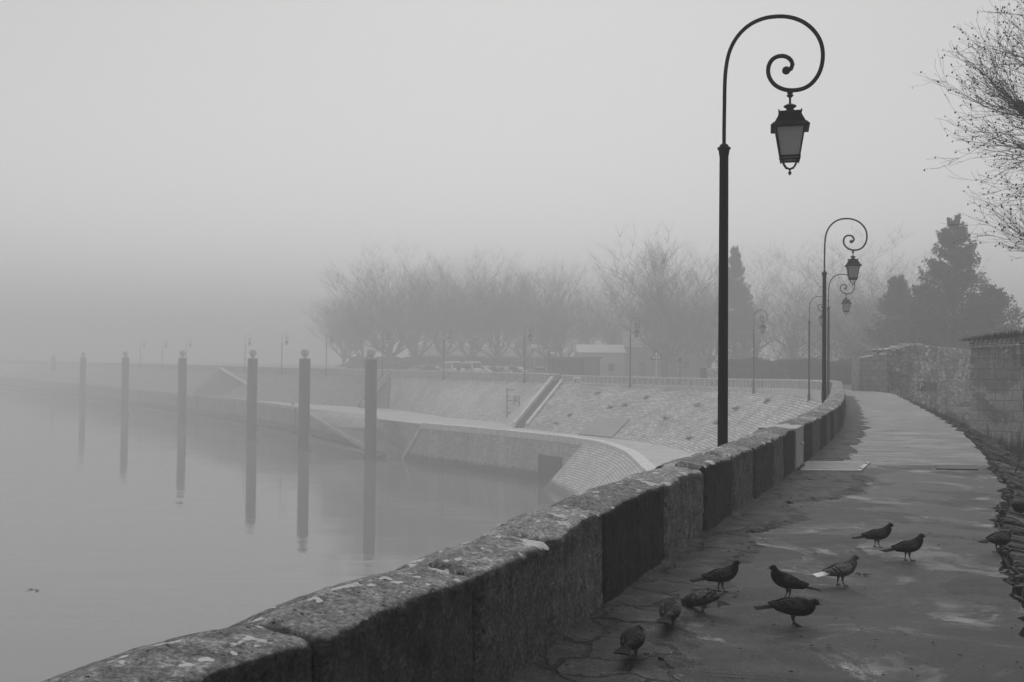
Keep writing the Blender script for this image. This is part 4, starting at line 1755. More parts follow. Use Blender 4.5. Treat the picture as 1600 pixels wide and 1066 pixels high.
# near tree on the right: pollarded plane with long shoots
rng = random.Random(21)
nt_ = empty('plane_tree', (15.2, 23.5, -2.4), 0, 'near bare plane tree reaching in from the right edge, hung with seed balls', 'tree')
T, W, Bs = MB(), MB(), MB()
org = V((15.2, 23.5, -2.4))
T.tube([V((0, 0, 0)), V((.05, 0, 2)), V((-.1, 0, 5.0)), V((-.2, 0, 6.4))], [.42, .34, .30, .26], 10, False)
def limb(p, q, r0, r1, sag=.3, n=6):
    pts = []
    for i in range(n + 1):
        t = i / n
        a = p.lerp(q, t)
        a += V((noise.noise(V((t * 3, p.x, q.z))) * .12, noise.noise(V((t * 3, 5, q.x))) * .12, sag * sin(pi * t)))
        pts.append(a)
    T.tube(pts, [r0 + (r1 - r0) * i / n for i in range(n + 1)], 7, False)
    return pts
def shoot(p, d, ln, r, lev=0):
    segs = 6 if lev == 0 else 4
    pts = [p.copy()]
    d = d.normalized()
    bend = V((rng.uniform(-.06, .06), rng.uniform(-.06, .06), rng.uniform(-.02, .13)))
    for k in range(segs):
        d = (d + bend + V((rng.uniform(-.09, .09), rng.uniform(-.09, .09), rng.uniform(-.08, .08)))).normalized()
        p = p + d * ln / segs
        pts.append(p.copy())
    (W).tube(pts, [max(.0026, r * (1 - .65 * k / segs)) for k in range(segs + 1)], 4 if lev == 0 else 3, False)
    if lev < 2:
        for k in range(rng.randint(4, 6) if lev == 0 else rng.randint(1, 3)):
            i = rng.randint(1, segs)
            dd = (pts[i] - pts[i - 1]).normalized()
            o1 = V((rng.uniform(-1, 1), rng.uniform(-1, 1), rng.uniform(-.7, .9))).normalized()
            shoot(pts[i], dd + o1 * .62, ln * rng.uniform(.25, .5), r * .5, lev + 1)
    if lev > 0 and rng.random() < .2 or lev == 2 and rng.random() < .2:
        e = pts[-1]
        Bs.ball(e + V((0, 0, -.03)), rng.uniform(.012, .022), 5, 4, (1, 1, 1.3))
def wl(px, py, Y):
    return py_(px, py, Y) - org
heads = [(wl(1592, 165, 23), wl(1700, 330, 23.4), .13, .075, 34, (-.85, 0, .25)),
         (wl(1640, 30, 22.5), wl(1700, 330, 23.4), .12, .07, 26, (-.7, 0, .8)),
         (wl(1645, 235, 22.2), wl(1700, 330, 23.4), .1, .06, 26, (-.95, 0, -.08)),
         (wl(1622, 90, 24.4), wl(1700, 330, 23.4), .11, .06, 22, (-.8, 0, .35)),
         (wl(1690, -60, 24), wl(1700, 330, 23.4), .12, .07, 20, (-.5, 0, .9)),
         (wl(1645, 400, 22.6), wl(1700, 430, 23.4), .09, .05, 16, (-.9, 0, .3)),
         (wl(1800, 100, 22.5), wl(1700, 330, 23.4), .12, .07, 16, (.8, 0, .6)),
         (wl(1760, 0, 25), wl(1700, 330, 23.4), .12, .07, 14, (.2, .3, .9))]
for h, st, r0, r1, n, bias in heads:
    n = int(n * 1.9)
    limb(V((-.2, 0, 6.2)) if st.z > 3 else V((-.1, 0, 5.0)), h, r0 * 1.3, r1, .1)
    T.ball(h, r1 * 1.7, 8, 6)
    for k in range(n):
        d = V(bias) + V((rng.uniform(-.55, .5), rng.uniform(-1.0, 1.0), rng.uniform(-.5, .75)))
        lim = 1.0 if h.z > 5 else .55
        shoot(h.lerp(V((-.2, 0, 6.2)), rng.random() ** 2 * .4) + V((rng.uniform(-.05, .05), rng.uniform(-.05, .05), 0)) if h.z > 5 else h, d, rng.uniform(1.0, 2.1) * lim, .008)
T.build('trunk', MBARK, nt_)
W.build('crown', simple('plane_twigs', 0.035, 0.9), nt_)
o = Bs.build('seed_balls', simple('seed_ball', 0.03, 0.9), nt_)

# conifers
def conifer(px, Y, H, Rb, seed, label, n=26000, base=-1.0, ragged=.4, top_pow=.8):
    rng = random.Random(seed)
    t = empty('conifer', ((px - 800) / 1600 * Y, Y, -.55), 0, label, 'conifer', 'dark conifers beyond the old walls')
    mb = MB()
    mb.tube([V((0, 0, -2)), V((0, 0, H * .97))], [.35, .04], 7)
    mb.build('trunk', MBARK, t)
    mb = MB()
    # tiers of drooping boughs
    boughs = []
    for k in range(230):
        u = rng.random() ** .9
        z = base + (H - base) * u
        R = Rb * (1 - u) ** top_pow * rng.uniform(.45, 1.3) + .3
        a = rng.uniform(0, 2 * pi)
        boughs.append((z, R, a, 1 - u))
    per = n // len(boughs)
    for z, R, a, w in boughs:
        dirv = V((cos(a), sin(a), 0))
        side = V((-sin(a), cos(a), 0))
        for k in range(per):
            t_ = rng.random() ** .6
            width = (.25 + .35 * R * (1 - abs(t_ - .55))) * .5
            c = dirv * (R * t_) + side * rng.gauss(0, width * .6) + V((0, 0, z + .35 * R * t_ * rng.uniform(.2, .5) + rng.gauss(0, .16) + .5 * t_ * t_))
            sz = rng.uniform(.10, .26)
            d1 = V((rng.gauss(0, 1), rng.gauss(0, 1), rng.gauss(0, .8))).normalized() * sz
            d2 = d1.orthogonal().normalized() * sz * .6
            mb.add([c - d2, c + d2, c + d1], [(0, 1, 2)])
    mb.build('foliage', MCONI, t)
    return t


conifer(1491, 88, 14.6, 6.0, 3, 'tall dark conifer rising above the ruined wall at the right', 30000, -1, top_pow=.9)
conifer(1542, 86, 8.2, 4.2, 4, 'lower shaggy conifer filling the right flank of the tall one', 22000, -1, top_pow=.5)
conifer(1402, 96, 9.8, 3.8, 5, 'smaller dark conifer left of the tall one above the pier', 20000, -1, top_pow=.7)
conifer(1450, 90, 8.6, 3.6, 8, 'squat conifer between the small and the tall one', 18000, -1, top_pow=.45)
conifer(1148, 136, 17.3, 3.9, 6, 'hazy narrow conifer just right of the nearest lamp post', 20000, -.5, top_pow=.9)
conifer(1163, 142, 12.0, 4.1, 9, 'hazy low conifer behind the small lamp', 14000, -.5, top_pow=.7)


def foliage_box(name, p, q, w, h, z0, n, mat, label, cat, seed=1, sz=(.12, .3)):
    rng = random.Random(seed)
    mb = MB()
    p, q = V((p[0], p[1], 0)), V((q[0], q[1], 0))
    d = (q - p); nn = V((-d.y, d.x, 0)).normalized()
    for k in range(n):
        t = rng.random()
        hh = h * (1 + .18 * noise.noise(V((t * d.length * .5, seed, 0))))
        c = p + d * t + nn * rng.uniform(-w / 2, w / 2) + V((0, 0, z0 + hh * (1 - rng.random() ** 1.6)))
        s_ = rng.uniform(*sz)
        d1 = V((rng.gauss(0, 1), rng.gauss(0, 1), rng.gauss(0, 1))).normalized() * s_
        d2 = d1.orthogonal().normalized() * s_ * .6
        mb.add([c - d2, c + d2, c + d1], [(0, 1, 2)])
    o = mb.build(name, mat)
    tag(o, label, cat)
    return o


foliage_box('hedge', (22.2, 106), (33, 98), 1.6, 2.5, -.55, 16000, MHEDGE, 'long dark clipped hedge behind the railing between the lamps', 'hedge', 2)
foliage_box('distant_hedge', (-30, 190), (10, 172), 2.5, 2.6, -.55, 12000, MHEDGE, 'faint dark hedge line behind the parked cars', 'hedge', 3, (.2, .4))

# iron fence on a dwarf wall beyond the end of the path
fa, fb = V((28.6, 96, -.5)), V((30.2, 84, -.5))
fa, fb = py_(1236, 600, 97), py_(1336, 604, 80)
fa.z = fb.z = -.5
fen = empty('iron_fence', (0, 0, 0), 0, 'dark iron bar fence on a low wall at the end of the path', 'fence')
mb = MB()
d = fb - fa
rz = atan2(d.y, d.x)
mb.box((fa + fb) / 2 + V((0, 0, .2)), (d.length, .3, .6), rz)
mb.build('dwarf_wall', MPARA, fen)
mb = MB()
nb = int(d.length / .22)
for k in range(nb + 1):
    p = fa + d * (k / nb)
    mb.box(p + V((0, 0, 1.25)), (.04, .04, 1.6), rz)
for z in (.62, 1.9):
    mb.box((fa + fb) / 2 + V((0, 0, z)), (d.length, .05, .05), rz)
mb.build('bars', MIRON2, fen)
for k in (0, .33, .66, 1):
    mb = MB()
    mb.box(fa + d * k + V((0, 0, 1.2)), (.16, .16, 2.0), rz)
    mb.build('post', MIRON2, fen)

# ------------------------------------------------------------------ ruined wall, pier, near right wall
ruin = empty('ruined_wall', (0, 0, 0), 0, 'ragged old rubble wall with a broken top running behind the yard', 'stone wall')


def wall_strip(pts, tops, thick, zb, mat, name, parent, seed, ragged=.18, uv=False, step=.25, dispamp=.06):
    """pts: plan polyline, tops: heights at the points"""
    P = [V((a, b, 0)) for a, b in pts]
    rows, uvs = [], []
    u = 0
    for i in range(len(P) - 1):
        n = max(2, int((P[i + 1] - P[i]).length / step))
        for k in range(n + (1 if i == len(P) - 2 else 0)):
            t = k / n
            c = P[i].lerp(P[i + 1], t)
            zt = tops[i] + (tops[i + 1] - tops[i]) * t
            zt += ragged * (floor(noise.noise(V((u * .9, seed, 0))) * 4) / 2.5 + .5 * noise.noise(V((u * 3, seed, 1))))
            d = (P[i + 1] - P[i]).normalized(); nn = V((d.y, -d.x, 0))
            m = 22
            row, uvr = [], []
            for j in range(m + 1):
                z = zb + (zt - zb) * j / m
                dp = dispamp * noise.fractal(V((u * 1.5, z * 3, seed)), 1, 2, 4)
                row.append(c + nn * (thick / 2 + dp) + V((0, 0, z))); uvr.append((u, z))
            row.append(c + V((0, 0, zt + .06 * noise.noise(V((u * 4, 0, seed)))))); uvr.append((u, zt + thick / 2))
            for j in (1, 0):
                z = zb + (zt - zb) * j
                row.append(c - nn * thick / 2 + V((0, 0, z))); uvr.append((u, zt + thick + (zt - z)))
            rows.append(row); uvs.append(uvr)
            u += (P[i + 1] - P[i]).length / n
    mb = MB()
    mb.grid(rows, uvs)
    m = len(rows[0])
    mb.f.append(tuple(range(m)))
    mb.f.append(tuple(reversed([(len(rows) - 1) * m + j for j in range(m)])))
    return mb.build(name, mat, parent)


wall_strip([(23.7, 66.3), (26.4, 68.5), (31.5, 75), (38, 83.5), (50, 96)], [2.55, 3.0, 2.85, 2.8, 2.6], 1.1, -2.5, MRUIN, 'rubble_masonry', ruin, 3)
wall_strip([(22.1, 65.9), (23.9, 66.0)], [2.05, 2.35], 1.3, -2.5, MRUIN2, 'dressed_pier', ruin, 8, .12, dispamp=.02)
foliage_box('ivy_patch', (24.2, 65.7), (25.3, 66.6), .3, 2.2, -1.0, 500, MHEDGE, 'patch of dark ivy climbing the ruined wall beside its pier', 'ivy', 6, (.05, .12))

rw = empty('rendered_wall', (0, 0, 0), 0, 'tall stained block wall with tiled top at the right edge', 'wall')
W1a, W1b = (13.42, 30.0), (14.62, 29.3)
W2b = (14.2, 22.0)
def plain_wall(a, b, z0, z1a, z1b, th, mat, name, seed, amp=.012):
    A_, B_ = V((a[0], a[1], 0)), V((b[0], b[1], 0))
    d = (B_ - A_); ln = d.length; d.normalize(); nn = V((d.y, -d.x, 0))
    n = max(8, int(ln / .08)); m = 40
    rows, uvs = [], []
    for i in range(n + 1):
        u = ln * i / n
        row, uvr = [], []
        zt = z1a + (z1b - z1a) * i / n
        for j in range(m + 1):
            z = z0 + (zt - z0) * j / m
            dp = amp * noise.fractal(V((u * 2 + seed, z * 2, seed)), 1, 2, 4)
            row.append(A_ + d * u + nn * dp + V((0, 0, z))); uvr.append((u, z))
        for z in (zt, z0):
            row.append(A_ + d * u - nn * th + V((0, 0, z))); uvr.append((u, z))
        rows.append(row); uvs.append(uvr)
    mb = MB()
    mb.grid(rows, uvs)
    m = len(rows[0])
    mb.f.append(tuple(range(m)))
    mb.f.append(tuple(reversed([(len(rows) - 1) * m + j for j in range(m)])))
    return mb.build(name, mat, rw)


plain_wall(W1a, W1b, -2.6, 2.12, 2.2, 2.5, MRWALL, 'end_face', 1)
plain_wall((W1b[0] + .02, W1b[1] - .01), W2b, -2.6, 2.2, 2.3, .6, MDARKRUB, 'side_face', 5, .05)
# tiled coping
mb = MB()
def tiles(a, b, za, zb_, out):
    A_, B_ = V((a[0], a[1], za)), V((b[0], b[1], zb_))
    d = B_ - A_; ln = d.length; d.normalize(); nn = V((d.y, -d.x, 0)).normalized()
    k = 0.0
    while k < ln:
        for row in range(3):
            c = A_ + d * (k + .03) + nn * (out - row * .22)
            zc = .03 + row * .085 + rng.uniform(-.01, .01)
            # half-round tile pointing outward
            pts = []
            ring0, ring1 = [], []
            for j in range(6):
                an = pi * j / 5
                e = d * (.065 * cos(an)) + V((0, 0, .045 * sin(an)))
                ring0.append(c + e + V((0, 0, zc)))
                ring1.append(c + e * .9 - nn * .32 + V((0, 0, zc + .09)))
            ring0b = [p + V((0, 0, -.018)) for p in reversed(ring0)]
            ring1b = [p + V((0, 0, -.018)) for p in reversed(ring1)]
            mb.loft([ring0 + ring0b, ring1 + ring1b], True, True, True)
        k += .125
tiles(W1a, W1b, 2.12, 2.2, .1)
tiles(W1b, W2b, 2.2, 2.3, .1)
mb.build('roof_tiles', MTILE, rw)
mb = MB()
rng = random.Random(3)
A_, B_ = V((W1b[0], W1b[1], 0)), V((W2b[0], W2b[1], 0))
for k in range(2600):
    t = rng.random()
    if t < .35:
        c = V((13.42, 30.3, 2.42)).lerp(V((14.62, 29.6, 2.55)), t / .35)
        hmx = .12 + .2 * (t / .35)
    else:
        c = V((14.75, 29.3, 2.55)).lerp(V((14.75, 23, 2.6)), (t - .35) / .65)
        hmx = .45
    c = c + V((rng.uniform(-.05, .5), rng.uniform(0, .4), -.1))
    a = rng.uniform(0, 6.28)
    d1 = V((cos(a), sin(a), 0))
    mb.add([c - d1 * .012, c + d1 * .012, c + d1 * rng.uniform(.02, .15) + V((0, 0, rng.uniform(.08, hmx)))], [(0, 1, 2)])
o = mb.build('wall_top_plants', MHEDGE)
tag(o, 'dark grassy growth on top of the tiled wall at the right edge', 'plants', kind='stuff')
# weeds at the foot of that wall
mb = MB()
for k in range(1800):
    c = V((13.3, 29.7, 0)).lerp(V((14.7, 28.7, 0)), rng.random()) + V((rng.uniform(-.2, .2), rng.uniform(-.6, .1), 0))
    ns = s_at_y(c.y - 1.2)
    c.z = -0.95 + rng.uniform(-.15, .05)
    a = rng.uniform(0, 6.28)
    d1 = V((cos(a), sin(a), 0))
    mb.add([c - d1 * .012, c + d1 * .012, c + d1 * rng.uniform(.03, .2) + V((0, 0, rng.uniform(.1, .42)))], [(0, 1, 2)])
o = mb.build('foot_weeds', MHEDGE)
tag(o, 'dark weeds along the foot of the stained wall', 'weeds', kind='stuff')

# ------------------------------------------------------------------ text helper
def text_mesh(txt, size, name, mat, parent, M_, ext=.01):
    cu = bpy.data.curves.new(name, 'FONT')
    cu.body = txt
    cu.size = size
    cu.extrude = ext
    cu.align_x = 'CENTER'; cu.align_y = 'CENTER'
    ob = bpy.data.objects.new(name, cu)
    COL.objects.link(ob)
    bpy.context.view_layer.update()
    me = bpy.data.meshes.new_from_object(ob.evaluated_get(bpy.context.evaluated_depsgraph_get()))
    bpy.data.objects.remove(ob)
    me.transform(M_)
    me.materials.clear()
    me.materials.append(mat)
    o = bpy.data.objects.new(name, me)
    COL.objects.link(o)
    if parent:
        o.parent = parent
    return o


def facing(p, tow=CAMP):
    """matrix whose +z faces the camera side horizontally and +y is up"""
    n = V((tow.x - p.x, tow.y - p.y, 0)).normalized()
    x = V((0, 0, 1)).cross(n)
    return Matrix(((x.x, 0, n.x, p.x), (x.y, 0, n.y, p.y), (0, 1, 0, p.z), (0, 0, 0, 1)))


def sign_board(name, label, px, py, Y, w, h, mat, cat='sign'):
    p = py_(px, py, Y)
    M_ = facing(p)
    t = empty(name, (0, 0, 0), 0, label, cat)
    mb = MB()
    m3 = M_.to_3x3()
    mb.box(p, (w, h, .06), mat=m3)
    mb.build('panel', mat, t)
    return t, p, M_, m3


# square white sign on the railing, reads 1 R 2
s_ = [C.s[i] for i in range(len(C.p))]
t, p, M_, m3 = sign_board('quay_number_sign', 'white square sign with dark figures fixed to the railing by the staircase', 901, 596, 105.4, .82, .98, MWHITE)
for dx, ch in ((-.24, '1'), (-.02, 'R'), (.24, '2')):
    text_mesh(ch, .62, 'lettering', MBLACK, t, M_ @ Matrix.Translation((dx, 0, .04)))
# R sign on the quay wall
t, p, M_, m3 = sign_board('mooring_sign', 'upright sign with a letter R on the tall quay wall', 807, 626, 112.5, .62, 1.02, MWHITE)
mb = MB()
for dx, dy, w, h in ((-.29, 0, .05, 1.02), (.31, 0, .09, 1.02), (0, .49, .62, .05), (0, -.49, .62, .05)):
    mb.box(p + m3 @ V((dx, dy, .045)), (w, h, .05), mat=m3)
mb.build('border', MIRON2, t)
text_mesh('R', .95, 'lettering', MIRON2, t, M_ @ Matrix.Translation((0, 0, .05)))
# depth gauge beside it
g = empty('tide_gauge', (0, 0, 0), 0, 'dark vertical gauge post with cross bars on the quay wall', 'gauge')
a, b_ = py_(792, 606, 115.5), py_(792, 652, 111.8)
mb = MB()
mb.tube([a, b_], .07, 6)
mb.build('post', MIRON2, g)
mb = MB()
for k, w in ((.08, .9), (.32, .4), (.44, .7), (.7, .4), (.85, .7)):
    q = a.lerp(b_, k)
    mb.box(q + V((w / 2, 0, 0)), (w, .08, .1))
mb.build('cross_bars', MIRON2, g)

# road signs on the street
def post_at(px, ptop, Y, zb=-.55, r=.05, mat=MGALV, parent=None, name='post'):
    q = py_(px, ptop, Y)
    mb = MB()
    mb.tube([V((q.x, q.y, zb)), q], r, 8)
    mb.build(name, mat, parent)
    return q


t = empty('warning_sign', (0, 0, 0), 0, 'triangular warning sign on a pale post left of the big plane trunk', 'road sign')
q = post_at(1025.5, 556, 112, parent=t, r=.07, mat=MWHITE)
m3 = facing(q).to_3x3()
for sc_, mm, nm, dz in ((.78, MSTEEL_D, 'rim', 0.06), (.55, MWHITE, 'face', 0.09)):
    mb = MB()
    c = q + V((0, 0, -.05))
    tri = [c + m3 @ V((sc_ * sin(a), sc_ * cos(a), dz)) for a in (0, 2 * pi / 3, 4 * pi / 3)]
    tri2 = [p_ - m3 @ V((0, 0, .04)) for p_ in tri]
    mb.loft([tri, tri2], True, True, True)
    mb.build(nm, mm, t)
mb = MB()
for dx in (-.12, .12):
    mb.box(q + m3 @ V((dx, -.1, .13)), (.07, .35, .02), mat=m3)
    mb.box(q + m3 @ V((dx, .13, .13)), (.09, .09, .02), mat=m3)
mb.build('symbol', MBLACK, t)
t = empty('round_sign', (0, 0, 0), 0, 'dark round road sign on a post right of the big plane trunk', 'road sign')
q = post_at(1062.5, 566, 112, parent=t, r=.06, mat=MSTEEL_D)
q = py_(1062.5, 563, 111.9)
m3 = facing(q).to_3x3()
mb = MB()
mb.loft([[q + m3 @ V((.2 * cos(a), .34 * sin(a), d_)) for a in [2 * pi * k / 20 for k in range(20)]] for d_ in (0, .05)], True, True, True)
mb.build('disc', MSTEEL_D, t)
t = empty('information_board', (0, 0, 0), 0, 'pale notice board with rows of lines beside the nearest lamp post', 'notice board')
q = py_(1111, 582.5, 105); m3 = facing(q).to_3x3()
mb = MB(); mb.box(q, (.85, .95, .06), mat=m3); mb.build('panel', MWHITE, t)
mb = MB()
for k in range(5):
    mb.box(q + m3 @ V((0, .3 - k * .15, .04)), (.6, .035, .02), mat=m3)
mb.build('lines', MSTEEL_D, t)
mb = MB()
for dx in (-.35, .35):
    mb.box(q + m3 @ V((dx, -.6, 0)), (.07, 1.5, .07), mat=m3)
mb.build('legs', MSTEEL_D, t)
t = empty('metal_cabinet', (0, 0, 0), 0, 'dark slatted metal cabinet left of the pale notice board', 'cabinet')
q = py_(1099, 583, 106)
mb = MB(); mb.box(q, (.6, .5, 1.1), mat=None); mb.build('case', MSTEEL_D, t)
mb = MB()
for k in range(5):
    mb.box(q + V((-.24 + k * .12, -.26, 0)), (.03, .03, 1.0))
mb.build('slats', MIRON2, t)

# street name poles by the shed
t = empty('sign_pole', (0, 0, 0), 0, 'double pole with a pale square sign left of the dark shed', 'sign')
post_at(835, 541, 128, parent=t, r=.06)
post_at(829, 541, 128, parent=t, r=.04)
q = py_(834, 541, 127.9); m3 = facing(q).to_3x3()
mb = MB(); mb.box(q, (.8, .5, .05), mat=m3); mb.build('panel', MWHITE, t)
t = empty('direction_sign', (0, 0, 0), 0, 'pale rectangular direction plate on a dark post above the shed corner', 'sign')
post_at(858, 549, 127, parent=t, r=.12, mat=MSTEEL_D)
q = py_(863, 551.5, 126.8); m3 = facing(q).to_3x3()
mb = MB(); mb.box(q, (.62, .3, .05), mat=m3); mb.build('panel', MWHITE, t)
t = empty('hooked_sign', (0, 0, 0), 0, 'small pale hooked bracket sign beside the direction plate', 'sign')
q = py_(852, 551, 127)
mb = MB(); mb.tube([V((q.x, q.y, -.5)), q + V((0, 0, -.1))], .04, 6); mb.build('post', MSTEEL_D, t)
mb = MB(); mb.box(q, (.1, .06, .7)); mb.box(q + V((.2, 0, .3)), (.4, .05, .1)); mb.build('bracket', MWHITE, t)

# parking sign by the yard
t = empty('parking_sign', (0, 0, 0), 0, 'dark parking sign with a white P on a dark post', 'road sign')
Yp = 58
q = py_(1440, 604, Yp); m3 = facing(q).to_3x3()
mb = MB(); mb.box(q + V((0, 0, 0)), (.44, .56, .03), mat=m3); mb.build('panel', MSTEEL_D, t)
text_mesh('P', .46, 'lettering', MWHITE, t, facing(q) @ Matrix.Translation((0, 0.03, .025)), .005)
mb = MB()
mb.tube([V((q.x - .16, q.y, -2.4)), V((q.x - .16, q.y, q.z + .27))], .022, 6)
mb.build('post', MGALV, t)
t = empty('back_of_sign', (0, 0, 0), 0, 'dull rectangular board on a pale post right of the P sign', 'road sign')
q = py_(1455, 604, 56); m3 = facing(q).to_3x3()
mb = MB(); mb.box(q, (.58, .48, .03), mat=m3); mb.build('panel', simple('dull_board', .13, .7, .2), t)
mb = MB(); mb.box(V((q.x - .26, q.y - .03, q.z - 1.1)), (.07, .07, 1.7)); mb.build('post', simple('pale_wood', .25, .8, .2), t)
mb = MB(); mb.box(V((q.x - .02, q.y - .03, q.z - 1.2)), (.03, .03, 2.2)); mb.build('strut', MSTEEL_D, t)

# ------------------------------------------------------------------ vehicles
def make_car(paint, L_=4.1, W_=1.7, H_=1.42, van=False, name='parked_car'):
    t = empty(name, (0, 0, 0))
    # side profile (x forward, z)
    if van:
        prof = [(-L_ / 2, .35), (-L_ / 2, .95), (-L_ / 2 + .05, H_ - .1), (-L_ / 2 + .3, H_), (L_ * .12, H_), (L_ * .2, H_ - .08), (L_ * .34, 1.1), (L_ * .46, .98), (L_ / 2, .75), (L_ / 2, .35)]
    else:
        prof = [(-L_ / 2, .38), (-L_ / 2 - .02, .7), (-L_ / 2 + .12, .92), (-L_ * .36, 1.0), (-L_ * .22, H_ - .06), (-L_ * .1, H_), (L_ * .05, H_), (L_ * .12, H_ - .05), (L_ * .26, .98), (L_ * .42, .86), (L_ / 2 - .05, .68), (L_ / 2, .38)]
    def wid(z):
        return W_ / 2 * (1.0 if z < .95 else 1 - .22 * (z - .95) / (H_ - .95)) * (.95 if z < .45 else 1)
    mb = MB()
    left = [V((x, wid(z), z)) for x, z in prof]
    lin = [V((x * .985, wid(z) * 0 + (wid(z) - .06) , z + (.02 if z > .5 else 0))) for x, z in prof]
    n = len(prof)
    mb.loft([[V((x, -wid(z), z)) for x, z in prof], [V((x * 1.0, -(wid(z) - .08), z + (.025 if z > .5 else -.02))) for x, z in prof],
             [V((x * 1.0, (wid(z) - .08), z + (.025 if z > .5 else -.02))) for x, z in prof], left], True, True, True)
    mb.build('body', paint, t)
    # wheels
    for sx in (-.31, .31):
        for sy in (-1, 1):
            c = V((L_ * sx, sy * (W_ / 2 - .09), .31))
            mb = MB()
            mb.loft([[c + V((.31 * r * cos(a), y, .31 * r * sin(a))) for a in [2 * pi * k / 16 for k in range(16)]] for r, y in ((.9, -.11), (1, -.08), (1, .08), (.9, .11))], True, True, True)
            w = mb.build('wheel', MTYRE, t)
            mb = MB()
            mb.loft([[c + V((.19 * cos(a), y, .19 * sin(a))) for a in [2 * pi * k / 12 for k in range(12)]] for y in (-.12, .12)], True, True, True)
            mb.build('hub', MGALV, w)
    # glass
    if van:
        sides = [(-L_ * .45, -L_ * .2, 1.08, H_ - .18), (-L_ * .17, L_ * .04, 1.08, H_ - .18), (L_ * .07, L_ * .2, 1.08, H_ - .22)]
        ws = ((L_ * .215, H_ - .13), (L_ * .335, 1.15)); bk = ((-L_ / 2 - .012, H_ - .2), (-L_ / 2 - .03, 1.05))
    else:
        sides = [(-L_ * .22, -L_ * .03, 1.0, H_ - .13), (-L_ * .01, L_ * .12, 1.0, H_ - .13)]
        ws = ((L_ * .135, H_ - .06), (L_ * .26, 1.01)); bk = ((-L_ * .23, H_ - .08), (-L_ * .355, 1.03))
    for sy in (-1, 1):
        for x0, x1, z0, z1 in sides:
            mb = MB()
            pts = [V((x0 - (0 if van else .12), sy * (wid(z0) + .012), z0)), V((x1 + .1, sy * (wid(z0) + .012), z0)), V((x1, sy * (wid(z1) + .012), z1)), V((x0 + .08, sy * (wid(z1) + .012), z1))]
            mb.loft([pts, [p_ - V((0, sy * .03, 0)) for p_ in pts]], True, True, True)
            mb.build('side_window', MGLASSD, t)
    for nm, ((xa, za), (xb, zb_)) in (('windscreen', ws), ('rear_window', bk)):
        sg = 1 if nm == 'windscreen' else -1
        e = V((sg * .02, 0, .03 if not van else .01))
        mb = MB()
        pts = [V((xa, -(wid(za) - .12), za)) + e, V((xa, wid(za) - .12, za)) + e, V((xb, wid(zb_) - .1, zb_)) + e, V((xb, -(wid(zb_) - .1), zb_)) + e]
        mb.loft([pts, [p_ - e * .8 for p_ in pts]], True, True, True)
        mb.build(nm, MGLASSD, t)
    for sy in (-1, 1):
        mb = MB()
        mb.box(V((L_ / 2 - .02, sy * (W_ / 2 - .28), .68)), (.1, .34, .14), bev=.02)
        mb.build('headlight', MWHITE, t)
    mb = MB()
    mb.box(V((L_ / 2, 0, .45)), (.16, W_ * .95, .2), bev=.04)
    mb.box(V((-L_ / 2, 0, .47)), (.16, W_ * .95, .2), bev=.04)
    mb.build('bumper', MTYRE if paint is not MCARL else MCARL, t)
    return t


cd, cg, cl = make_car(MCARD), make_car(MCARM), make_car(MCARL)
vn = make_car(MCARL, 4.9, 1.85, 2.05, True, 'parked_van')
first = {id(cd): True, id(cg): True, id(cl): True, id(vn): True}
CARS = [(cg, 1496, 0, -.15, 'grey saloon parked in the yard, half hidden by the stained wall', 'car', True),
        (vn, 709, 150, -1.1, 'pale van parked beside the standing person', 'van', False),
        (vn, 740, 149, -1.1, 'pale van with a big light-framed rear window, right of the person', 'van', False),
        (cl, 759, 148, -.9, 'low pale car parked right next to the pale vans', 'car', False),
        (cd, 777, 147, -.8, 'dark car right of the low pale car', 'car', False),
        (cg, 791, 146, -.9, 'grey car in the middle of the right-hand group', 'car', False),
        (cd, 808, 145, -.7, 'dark car at the right end of the tight row', 'car', False),
        (cg, 848, 141, -.3, 'hazy grey car standing alone left of the shed', 'car', False),
        (cd, 609, 172, -.3, 'dark car behind the leftmost visible trunk', 'car', False),
        (cd, 634, 168, -.3, 'dark car between the first two plane trunks', 'car', False),
        (cg, 660, 163, -.5, 'grey car below the fan-forked plane', 'car', False),
        (cd, 679, 160, -.6, 'dark car just left of the lamp by the vans', 'car', False),
        (cd, 562, 185, -.2, 'faint dark car left of the nearest pile', 'car', False),
        (cl, 541, 190, -.2, 'faint pale car farthest left on the street', 'car', False)]
for proto, px, Y, rz, lab, cat, yard in CARS:
    o = proto if first[id(proto)] else copy_tree(proto)
    first[id(proto)] = False
    if yard:
        Y = 74
        o.location = ((1508 - 800) / 1600 * Y + .8, Y, -2.386)
        o.rotation_euler = (0, 0, radians(188))
    else:
        o.location = ((px - 800) / 1600 * Y, Y, -.55)
        o.rotation_euler = (0, 0, rz)
    tag(o, lab, cat, 'vehicles parked along the street' if not yard else None)

